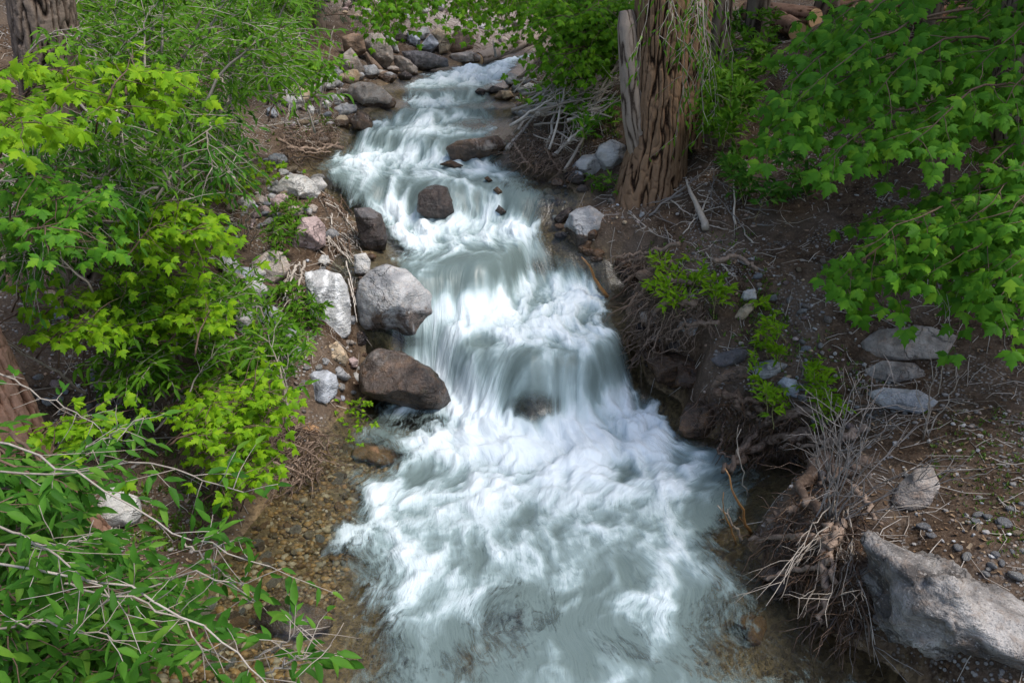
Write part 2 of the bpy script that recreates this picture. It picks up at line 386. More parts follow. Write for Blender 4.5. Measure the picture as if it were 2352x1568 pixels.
def leaf_material(name, stops, trans, gloss_rough=.42, tr_amt=.38, spec=.35):
    t = NT(name); g = t.n('NewGeometry'); rnd = t.n('ObjectInfo').outputs['Random']
    f = t.math('FRACT', t.math('ADD', g.outputs['Random Per Island'], t.math('MULTIPLY', rnd, 7.3)))
    c = t.ramp(f, stops)
    n = t.noise(g.outputs['Position'], 22.0, 3)
    c = t.mix(t.math('MULTIPLY', t.maprange(n, .35, .7), .35), c, tuple(x * .6 for x in stops[0][1]))
    pr = t.n('BsdfPrincipled', {'Base Color': c, 'Roughness': gloss_rough, 'Specular IOR Level': spec})
    tl = t.n('BsdfTranslucent', {'Color': t.mix(.55, c, trans)})
    return t.done(t.n('MixShader', {0: tr_amt, 1: pr.outputs[0], 2: tl.outputs[0]}).outputs[0])
LEAF = {
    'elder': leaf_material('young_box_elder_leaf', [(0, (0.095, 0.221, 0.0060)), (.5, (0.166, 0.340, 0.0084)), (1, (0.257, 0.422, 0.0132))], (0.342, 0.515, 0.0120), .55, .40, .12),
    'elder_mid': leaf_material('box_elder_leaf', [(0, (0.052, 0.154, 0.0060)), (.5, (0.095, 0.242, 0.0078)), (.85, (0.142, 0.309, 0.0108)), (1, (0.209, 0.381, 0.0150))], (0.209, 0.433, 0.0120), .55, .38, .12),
    'elder_deep': leaf_material('deep_green_box_elder_leaf', [(0, (0.045, 0.147, 0.0101)), (.5, (0.077, 0.221, 0.0130)), (.85, (0.115, 0.274, 0.0158)), (1, (0.192, 0.361, 0.0216))], (0.180, 0.402, 0.0144), .55, .34, .12),  # box elder leaves in a deeper green
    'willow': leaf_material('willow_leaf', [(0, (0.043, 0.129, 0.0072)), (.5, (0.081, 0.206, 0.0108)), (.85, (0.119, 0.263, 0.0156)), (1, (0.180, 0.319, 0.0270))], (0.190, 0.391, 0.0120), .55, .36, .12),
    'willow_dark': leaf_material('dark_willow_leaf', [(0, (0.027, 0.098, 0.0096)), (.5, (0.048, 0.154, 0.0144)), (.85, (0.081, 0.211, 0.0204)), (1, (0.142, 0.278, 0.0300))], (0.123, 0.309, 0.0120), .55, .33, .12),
    'conifer': leaf_material('conifer_needles', [(0, (.012, .032, .012)), (.6, (.024, .055, .018)), (1, (.045, .08, .025))], (.05, .1, .02), .6, .15),
    'dry': leaf_material('dry_leaf', [(0, (.10, .06, .035)), (.4, (.20, .125, .07)), (.8, (.34, .235, .14)), (1, (.46, .36, .25))], (.3, .18, .08), .8, .15, .1),
    'grass': leaf_material('ground_green', [(0, (0.057, 0.124, 0.0120)), (.6, (0.104, 0.196, 0.0180)), (1, (0.190, 0.278, 0.0360))], (0.190, 0.309, 0.0300)),
}

def ground_material():
    t = NT('soil_and_litter'); pos = t.geo().outputs['Position']
    n1 = t.noise(pos, 1.1, 5, .6); n2 = t.noise(pos, 9.0, 6, .65); n3 = t.noise(pos, 48.0, 4, .65)
    c = t.mix(t.maprange(n2, .35, .65), (.030, .019, .012), (.115, .076, .050))
    c = t.mix(t.math('MULTIPLY', t.maprange(n1, .45, .65), .6), c, (.165, .128, .10))
    c = t.mix(t.math('MULTIPLY', t.maprange(n3, .52, .7), .5), c, (.25, .19, .14))
    vo = t.n('TexVoronoi', {'Vector': pos, 'Scale': 34.0, 'Randomness': 1.0})
    pebble = t.math('MULTIPLY', t.maprange(vo.outputs['Distance'], .42, .30), t.maprange(t.noise(pos, 2.3, 3), .5, .62))
    pc = t.mix(t.n('SeparateColor', {0: vo.outputs['Color']}).outputs[0], (.20, .19, .18), (.42, .39, .36))
    c = t.mix(t.math('MULTIPLY', pebble, .8), c, pc)
    scree = t.mix(t.n('SeparateColor', {0: vo.outputs['Color']}).outputs[2], (.26, .23, .21), (.44, .40, .37))
    c = t.mix(t.math('MULTIPLY', t.attr('scree'), t.maprange(n2, .35, .6)), c, scree)
    wet = t.attr('wet')
    bed = t.mix(t.n('SeparateColor', {0: vo.outputs['Color']}).outputs[1], (.09, .055, .026), (.28, .19, .095))
    bed = t.mix(t.math('MULTIPLY', t.maprange(n1, .4, .7), .6), bed, (.12, .105, .08))
    c = t.mix(wet, c, t.mix(t.math('MULTIPLY', t.maprange(n3, .5, .7), .5), bed, (.03, .02, .012)))
    h = t.math('ADD', t.math('MULTIPLY', n2, .6), t.math('ADD', t.math('MULTIPLY', n3, .35), t.math('MULTIPLY', pebble, .3)))
    b = t.n('BsdfPrincipled', {'Base Color': c, 'Roughness': t.maprange(wet, 0, 1, .93, .45), 'Normal': t.bump(h, .045, .9), 'Specular IOR Level': t.maprange(wet, 0, 1, .06, .3)})
    return t.done(b.outputs[0])
GROUND = ground_material()

def water_material():
    t = NT('stream_water')
    foam = t.attr('foam'); milk = t.attr('milk'); fl = t.attr('flow', 'Vector')
    steep = t.attr('steep')
    fine = t.noise(t.scaled(fl, (46.0, 3.0, 3.0)), 1.0, 5, .6, .3)
    mid = t.noise(t.scaled(fl, (15.0, 1.6, 2.0)), 1.0, 4, .55, .8)
    s1 = t.math('ADD', t.math('MULTIPLY', t.math('SUBTRACT', fine, .5), .30), t.math('MULTIPLY', t.math('SUBTRACT', mid, .5), .55))
    curd = t.noise(t.scaled(fl, (7.0, 4.0, 5.0)), 1.0, 7, .62, 1.1)       # churned foam in the pools
    fib = t.noise(t.scaled(fl, (60.0, 9.0, 6.0)), 1.0, 4, .6, .8)
    s2 = t.math('ADD', t.math('MULTIPLY', t.math('SUBTRACT', curd, .5), .80), t.math('MULTIPLY', t.math('SUBTRACT', fib, .5), .42))
    s = t.n('Mix', {0: steep, 2: s2, 3: s1}, data_type='FLOAT').outputs[0]
    env = t.math('MULTIPLY', foam, t.math('SUBTRACT', 1.25, foam))            # streaks show most in half-white water
    f = t.math('ADD', foam, t.math('MULTIPLY', s, t.math('ADD', t.math('MULTIPLY', env, 2.0), .10)), True)
    body = t.mix(t.maprange(f, .0, .45), (.13, .175, .17), (.33, .425, .435))
    c = t.mix(t.maprange(f, .30, 1.0), body, (.70, .765, .80))
    nb = t.bump(t.math('ADD', f, t.math('MULTIPLY', fine, .4)), .045, .6)
    foamy = t.n('BsdfPrincipled', {'Base Color': c, 'Roughness': t.maprange(f, .1, .8, .36, .75), 'Normal': nb, 'IOR': 1.33, 'Specular IOR Level': .5})
    wnz = t.noise(t.scaled(fl, (20.0, 6.0, 6.0)), 1.0, 4, .6, .6)
    nb2 = t.bump(wnz, .02, .6)
    clear_c = t.n('BsdfTransparent', {'Color': (.80, .84, .78, 1)})
    gl = t.n('BsdfGlossy', {'Color': (1, 1, 1, 1), 'Roughness': .26, 'Normal': nb2})
    fr = t.n('Fresnel', {'IOR': 1.33, 'Normal': nb2}).outputs[0]
    clear = t.n('MixShader', {0: t.math('MULTIPLY', fr, 1.5, True), 1: clear_c.outputs[0], 2: gl.outputs[0]})
    mk = t.math('MULTIPLY', t.maprange(t.math('ADD', milk, t.math('MULTIPLY', s, 1.5)), .28, .72), .95)
    a = t.math('MAXIMUM', mk, t.maprange(f, .18, .58))
    return t.done(t.n('MixShader', {0: a, 1: clear.outputs[0], 2: foamy.outputs[0]}).outputs[0])
WATER = water_material()
# ------------------------------------------------------------------ ground
def build_ground():
    ys = [0.6]
    while ys[-1] < 75: ys.append(ys[-1] + max(0.02, 0.0085 * ys[-1] ** 1.02 + 0.006))
    ys = np.array(ys); ncol = 380
    a = np.linspace(-1, 1, ncol); xs = 4.6 * a + 38 * np.sign(a) * np.abs(a) ** 5
    X, Y = np.meshgrid(xs, ys)
    Z = ground_z(X, Y, True)
    ny, nx = X.shape
    i = np.arange(ny - 1)[:, None] * nx + np.arange(nx - 1)[None]
    F4 = np.stack([i, i + 1, i + nx + 1, i + nx], -1).reshape(-1, 4)
    me = mesh_np('ground', np.stack([X, Y, Z], -1).reshape(-1, 3), None, F4)
    w = water_z(X, np.clip(Y, 0, 30), bumps=False)
    d = np.maximum(XL(Y) - X, X - XR(Y))
    wet = sstep(0.10, 0.0, Z - w) * sstep(0.35, 0.1, d) * (Y < 25)
    attr(me, 'wet', wet.ravel())
    attr(me, 'scree', (sstep(14.5, 18, Y) * sstep(1.0, -2.0, X - .12 * (Y - 14)) * .9).ravel())
    return tag(link('ground', me, GROUND), kind='structure')
build_ground()

# ------------------------------------------------------------------ water
FOAM = [  # pixel, radii in pixels, amount: where the photograph's stream runs white (+) or clear and dark (-)
    (1230, 1010, 330, 60, .45), (1150, 1080, 240, 80, .25), (1500, 960, 90, 70, .35), (1350, 1130, 200, 90, .22), (1300, 760, 190, 50, .40), (1090, 880, 60, 80, .25),
    (1340, 650, 70, 60, .35), (1060, 700, 120, 30, .25), (960, 545, 100, 40, .35), (1180, 540, 90, 40, .15), (905, 470, 40, 40, .3), (1080, 470, 50, 30, .3),
    (900, 395, 160, 25, .22), (800, 370, 90, 25, .25), (980, 345, 60, 30, .22), (960, 300, 160, 14, .22), (1120, 165, 120, 22, .35), (1050, 185, 100, 15, .2), (1220, 135, 40, 20, .4),
    (1000, 245, 90, 12, .2), (1000, 1380, 80, 160, .10), (1220, 1250, 160, 120, .14), (1530, 1350, 120, 160, .16), (1000, 1560, 160, 40, .15), (930, 590, 60, 40, .15),
    (1180, 1420, 110, 90, -.22), (1330, 1480, 120, 70, -.10), (1225, 930, 85, 35, -.40), (1260, 612, 70, 25, -.30), (1250, 640, 50, 25, -.15), (1110, 600, 110, 40, -.22),
    (1780, 1110, 120, 90, -.75), (1820, 1460, 160, 110, -.65), (1700, 1420, 60, 50, -.3), (1650, 1180, 60, 100, -.15), (860, 1050, 70, 50, -.55), (760, 1130, 130, 140, -.45), (600, 1350, 150, 220, -.65),
    (760, 1480, 130, 130, -.35), (700, 385, 70, 25, -.4), (1230, 420, 110, 25, -.35), (1280, 480, 60, 30, -.3), (1180, 440, 60, 20, -.15), (1290, 560, 40, 25, -.35), (1400, 640, 40, 40, -.3), (1400, 580, 40, 20, -.5),
    (1080, 245, 90, 20, -.12), (1130, 260, 60, 25, -.25), (1080, 200, 60, 12, -.2), (1090, 285, 50, 14, -.2), (900, 780, 60, 25, -.5), (1340, 830, 110, 60, -.10), (980, 960, 60, 30, -.35), (1060, 1470, 140, 60, -.12),
    (1420, 850, 50, 60, -.15), (665, 1400, 90, 30, .30), (1250, 1540, 700, 170, -.22), (1080, 175, 170, 55, .22), (960, 250, 120, 40, .12), (1200, 1180, 420, 130, -.05), (1200, 1330, 500, 120, -.06), (850, 1240, 80, 170, .30), (770, 1300, 80, 220, .24), (700, 1330, 60, 160, .14), (820, 1130, 60, 80, .2), (900, 1450, 120, 120, .12), (850, 1130, 70, 60, .18), (1690, 1330, 50, 120, .2), (1560, 1080, 80, 80, .15), (830, 1500, 80, 80, .2), (760, 1420, 40, 30, .2), (840, 1400, 50, 90, .25), (900, 1250, 70, 120, .22), (1000, 1180, 110, 90, .12), (1000, 620, 70, 50, -.15),
]
CLEAR = [(570, 1380, 210, 330, .9), (650, 1260, 130, 200, .9), (600, 1440, 170, 160, .85), (800, 1400, 110, 260, .4), (1680, 1480, 120, 140, .5), (1080, 1520, 120, 60, .4), (1450, 1470, 90, 60, .3), (720, 1120, 110, 120, .85), (860, 1050, 75, 50, .75), (1850, 1500, 160, 110, .8), (1780, 1110, 110, 90, .7), (1225, 935, 70, 35, .55), (1180, 1410, 110, 80, .35),
         (700, 385, 80, 25, .6), (1280, 480, 70, 40, .6), (1240, 420, 90, 20, .5), (1400, 600, 50, 30, .7), (1290, 560, 40, 30, .6), (900, 785, 70, 25, .7), (960, 970, 90, 30, .6), (1430, 680, 30, 60, .5),
         (760, 1500, 170, 150, .6), (1090, 285, 45, 14, .5), (1250, 612, 60, 20, .4), (1150, 250, 70, 30, .35), (1060, 480, 40, 20, .3)]
def build_water():
    gx = np.arange(-3.4, 6.2, 0.02); gy = np.arange(1.0, 23.0, 0.02)
    GX, GY = np.meshgrid(gx, gy)                                     # rows: Y
    Wb = water_z(GX, GY, 1.6)
    sl_y, sl_x = np.gradient(Wb, 0.02)
    # flow heads downstream along the channel, spills down the steepest slope and swirls
    cx = 0.5 * (XL(GY) + XR(GY)); dcx = np.gradient(cx[:, 0], 0.02)[:, None] * np.ones_like(GX)
    tt = np.clip((GX - XL(GY)) / (XR(GY) - XL(GY)), -.2, 1.2)
    dl = np.gradient(XL(gy), .02)[:, None]; dr = np.gradient(XR(gy), .02)[:, None]
    vx = -(dl * (1 - tt) + dr * tt) * .6; vy = -np.ones_like(GX)
    vx = vx - 1.5 * sl_x; vy = vy - 1.2 * np.clip(sl_y, 0, None)
    pot = .13 * perlin(xy0(GX, GY * .8, 1.1), 11) + .030 * perlin(xy0(GX, GY, 3.4), 12) + 0.006 * perlin(xy0(GX, GY, 9.0), 13)
    py_, px_ = np.gradient(pot, 0.02); calm = sstep(1.2, .25, sl_y)
    vx = vx + 1.5 * py_ * calm; vy = vy - 1.5 * px_ * calm
    sp = np.sqrt(vx * vx + vy * vy) + 1e-6; vx /= sp; vy /= sp
    r = np.random.default_rng(21)
    ny, nx = GX.shape
    def coarse(s):
        n = r.random((ny // s + 3, nx // s + 3)); yy = np.arange(ny) / s; xx = np.arange(nx) / s
        y0 = yy.astype(int); x0 = xx.astype(int); fy = (yy - y0)[:, None]; fx = (xx - x0)[None]
        fy = fy * fy * (3 - 2 * fy); fx = fx * fx * (3 - 2 * fx)
        return (n[y0][:, x0] * (1 - fx) + n[y0][:, x0 + 1] * fx) * (1 - fy) + (n[y0 + 1][:, x0] * (1 - fx) + n[y0 + 1][:, x0 + 1] * fx) * fy
    noise = .45 * r.random((ny, nx)) + .8 * coarse(2) + .9 * coarse(4) + .8 * coarse(9)
    I = np.tile(np.arange(nx, dtype=float), (ny, 1)); J = np.tile(np.arange(ny, dtype=float)[:, None], (1, nx))
    acc = noise.copy(); wsum = 1.0
    Isum = I.copy()
    def samp(A, I, J):
        return A[np.clip(np.rint(J).astype(int), 0, ny - 1), np.clip(np.rint(I).astype(int), 0, nx - 1)]
    I0, J0 = I.copy(), J.copy(); NST = 22
    for k in range(NST):                                                # trace upstream and gather
        ux = samp(vx, I, J); uy = samp(vy, I, J)
        I = I - ux; J = J - uy
        wgt = 1 - k / NST
        acc += samp(noise, I, J) * wgt; wsum += wgt
    lic = acc / wsum
    def box(A, n):
        c = np.cumsum(np.pad(A, ((n + 1, n), (0, 0)), mode='edge'), 0); A = (c[2 * n + 1:] - c[:-2 * n - 1]) / (2 * n + 1)
        c = np.cumsum(np.pad(A, ((0, 0), (n + 1, n)), mode='edge'), 1); return (c[:, 2 * n + 1:] - c[:, :-2 * n - 1]) / (2 * n + 1)
    lic = lic - box(lic, 22); lic /= lic.std() + 1e-6
    bx = gx[0] + np.clip(I, 0, nx - 1) * 0.02
    qx = GX + .30 * perlin(xy0(GX, GY, 1.7), 31) + .10 * perlin(xy0(GX, GY, 5.0), 33); qy = GY + .30 * perlin(xy0(GX, GY, 1.7), 32) + .10 * perlin(xy0(GX, GY, 5.0), 34)
    lowf = fbm(xy0(.4 * bx + .6 * qx, qy * .55, 2.9), 5, 15, .62) * 2.6
    vein = fbm(xy0(.3 * bx + .7 * qx, qy * .7, 3.1), 4, 61, .6, True); vein = (vein - vein.mean()) / vein.std()
    # surface mesh
    ys = [2.0]
    while ys[-1] < 22:
        y = ys[-1]; s = 0.0042 * y + .002
        near = min(abs(y - f) for f in (6.4, 7.7, 8.95, 10.2, 11.5, 12.4))
        if near < .35: s *= .55
        ys.append(y + s)
    ys = np.array(ys); ts = np.linspace(-.16, 1.16, 300)
    Y = np.tile(ys[:, None], (1, len(ts)))
    X = XL(Y) + (XR(Y) - XL(Y)) * ts[None]
    fi = np.clip((X - gx[0]) / .02, 0, nx - 1.001); fj = np.clip((Y - gy[0]) / .02, 0, ny - 1.001)
    def bil(A):
        i0 = fi.astype(int); j0 = fj.astype(int); a = fi - i0; b = fj - j0
        return (A[j0, i0] * (1 - a) + A[j0, i0 + 1] * a) * (1 - b) + (A[j0 + 1, i0] * (1 - a) + A[j0 + 1, i0 + 1] * a) * b
    L = bil(lic); VN = bil(vein); LF = bil(lowf / lowf.std() * .5); BX = bil(bx); steep = bil(np.clip(sl_y, 0, None))
    Z = water_z(X, Y)
    edge = np.minimum(X - XL(Y), XR(Y) - X)
    F = np.full_like(X, .22)
    for k, (h, w, c) in enumerate(FALLS):
        dn = fall_y(k, X) - Y                                          # metres below the fall
        F += (.21 + .30 * h) * np.exp(-np.clip(dn - .02, 0, None) / (.35 + 1.4 * h)) * sstep(-.02, .16, dn)
        F -= .20 * np.exp(-((dn + .16) / .16) ** 2)                    # smooth glassy lip
    px, py, _ = proj(np.stack([X, Y, Z], -1))
    for hx, hy, rx, ry, a in FOAM:
        F += a * np.exp(-(((px - hx) / rx) ** 2 + ((py - hy) / ry) ** 2))
    milk = sstep(.02, .5, edge) * .9
    for hx, hy, rx, ry, a in CLEAR:
        milk *= 1 - a * np.exp(-(((px - hx) / rx) ** 2 + ((py - hy) / ry) ** 2) ** 1.5)
    F -= .35 * sstep(.35, 0.0, edge)
    F -= .45 * (1 - milk / .9) * sstep(.9, .5, F)
    calm = sstep(1.5, .4, steep)
    foam = F + (.14 - .08 * calm) * L + calm * (.33 * LF + .11 * VN)
    foam = np.clip(foam, 0, 1); foam = foam * foam * (3 - 2 * foam) * .55 + foam * .45
    # relief: heaped turbulence below the falls, ripples elsewhere
    rough = np.clip(F, .1, 1)
    amp = .035 * rough * np.clip(Y / 6, .8, 1.5)
    relief = amp * (1.3 * LF + .5 * VN * calm + .12 * L * calm + .10 * L)
    relief += .05 * rough * fbm(np.stack([X * 3.0, Y * 4.0, Z * 3], -1), 3, 19) * 1.5
    relief *= sstep(-.05, .25, edge)
    Z = Z + relief
    nyv, nxv = X.shape
    i = np.arange(nyv - 1)[:, None] * nxv + np.arange(nxv - 1)[None]
    F4 = np.stack([i, i + 1, i + nxv + 1, i + nxv], -1).reshape(-1, 4)
    me = mesh_np('stream', np.stack([X, Y, Z], -1).reshape(-1, 3), None, F4)
    attr(me, 'foam', foam.ravel()); attr(me, 'milk', milk.ravel()); attr(me, 'steep', sstep(.35, 1.1, steep).ravel())
    s = Y - 1.0 * Z
    attr(me, 'flow', np.stack([BX, s, LF * .2], -1).reshape(-1, 3), 'FLOAT_VECTOR')
    return tag(link('stream', me, WATER), kind='structure')
build_water()

# ------------------------------------------------------------------ boulders
def rock_shape(poly_ab, thick, seed, sub=4, planes=9, rough=.05, cut=(.55, .86)):
    """unit rock cut by planes, then stretched to an outline (a: right, b: up) and a thickness along c"""
    r = np.random.default_rng(seed)
    V, F = ICO[sub]; nf = planes * 2 + 4                              # a many-faced block: distance to the nearest cutting plane
    N = unit(r.normal(size=(nf, 3))); o = r.uniform(cut[0] + .12, 1.0, nf)
    dots = V @ N.T; rr = np.where(dots > .15, o[None] / np.maximum(dots, .15), 9.0).min(1)
    rr = np.minimum(rr, 1.12); V = V * rr[:, None]
    ang = np.arctan2(V[:, 1], V[:, 0]); poly = np.asarray(poly_ab)
    pa = np.arctan2(poly[:, 1], poly[:, 0]); th = np.linspace(-np.pi, np.pi, 181)
    rad = np.zeros_like(th); n = len(poly)
    for k, a in enumerate(th):
        d = np.array([math.cos(a), math.sin(a)]); best = 0
        for q in range(n):
            p, e = poly[q], poly[(q + 1) % n] - poly[q]
            den = d[0] * e[1] - d[1] * e[0]
            if abs(den) < 1e-9: continue
            t = (p[0] * e[1] - p[1] * e[0]) / den; u = (p[0] * d[1] - p[1] * d[0]) / den
            if t > 0 and -1e-6 <= u <= 1 + 1e-6: best = max(best, t)
        rad[k] = best
    k = np.array([.25, .5, .25]); rad = np.convolve(np.concatenate([rad[-2:-1], rad, rad[1:2]]), k, 'valid')
    rho = np.hypot(V[:, 0], V[:, 1]); nb = {1: 8, 2: 12, 3: 24, 4: 48}.get(sub, 72); bins = ((ang + np.pi) / (2 * np.pi) * nb).astype(int) % nb
    mx = np.zeros(nb); np.maximum.at(mx, bins, rho); mx = np.maximum(mx, .6); mx = (np.roll(mx, 1) + 2 * mx + np.roll(mx, -1)) / 4
    R = np.interp(ang, th, rad) * 1.02 / np.interp((ang + np.pi) / (2 * np.pi) * nb - .5, np.arange(nb), mx, period=nb)
    size = np.sqrt(abs(rad.mean() * thick))
    out = np.stack([V[:, 0] * R, V[:, 1] * R, V[:, 2] * thick], -1)
    N = unit(out / np.array([rad.mean(), rad.mean(), thick]) ** 2)
    q = out / size
    dsp = fbm(q * 1.5 + seed * 3.7, 3, seed % 40) * 1.6 + .45 * fbm(q * 3.2 + seed, 3, seed % 31, ridged=True) - .1
    dsp = dsp + .5 * fbm(q * 6.0 + seed, 3, seed % 29, .6, True) - .1
    return out + N * (dsp * rough * size)[:, None], F
ROCK_SPOTS = []
def wet_of(P, lift=0.0, span=.16):
    X, Y = P[:, 0], P[:, 1]
    w = water_z(X, np.clip(Y, 0, 30), bumps=False)
    d = np.maximum(XL(Y) - X, X - XR(Y))
    return sstep(span + lift, .02 + lift, P[:, 2] - w) * sstep(.5, .15, d)
def boulder(poly, kind, label, seed, thick=.9, sub=4, planes=8, rough=.07, lift=0.0, cat='boulder', name='boulder', depth=None, group=None, push=.35, down=0.0, cut=(.55, .86)):
    poly = np.array(poly, float); c = poly.mean(0)
    lo = poly[np.argmax(poly[:, 1])]
    if depth is None:
        hp, t0 = hit(float(np.clip(.5 * (c[0] + lo[0]), 5, 2347)), poly[:, 1].max() - 1)
    else: t0 = depth; hp = at(c[0], poly[:, 1].max(), depth)
    d = unit(ray(*c)); rt = unit(np.cross(d, [0, 0, 1])); up = np.cross(rt, d)
    wpx = np.ptp(poly[:, 0]) / FPX * t0; hpx = np.ptp(poly[:, 1]) / FPX * t0
    th = .5 * thick * min(wpx, hpx * 1.3)
    t = t0 + push * th
    C = at(c[0], c[1], t) - np.array([0, 0, down])
    ab = []
    for q in poly:
        rr = ray(*q); k = np.dot(C - CAM, d) / np.dot(rr, d); P = CAM + rr * k - C
        ab.append((P @ rt, P @ up))
    V, F = rock_shape(ab, th, seed, sub, planes, rough, cut)
    Wp = V[:, :1] * rt + V[:, 1:2] * up - V[:, 2:] * d          # +c faces the camera
    me = mesh_np(name, Wp, F)
    w0 = float(water_z(hp[0], np.clip(hp[1], 0, 30), bumps=False)); near = max(XL(hp[1]) - hp[0], hp[0] - XR(hp[1]))
    Q = Wp + C; over = -np.maximum(XL(Q[:, 1]) - Q[:, 0], Q[:, 0] - XR(Q[:, 1]))          # parts leaning over the water get splashed
    wet = np.maximum(sstep(.10 + lift, -.02 + lift, Q[:, 2] - w0), .62 * sstep(.0, .16, over) * sstep(.55 + lift, .15 + lift, Q[:, 2] - w0))
    attr(me, 'wet', wet * (1.0 if near < .3 else 0.0))
    o = link(name, me, ROCK[kind]); o.location = C
    ROCK_SPOTS.append((C, max(wpx, hpx) * .5))
    return tag(o, label, cat, group)
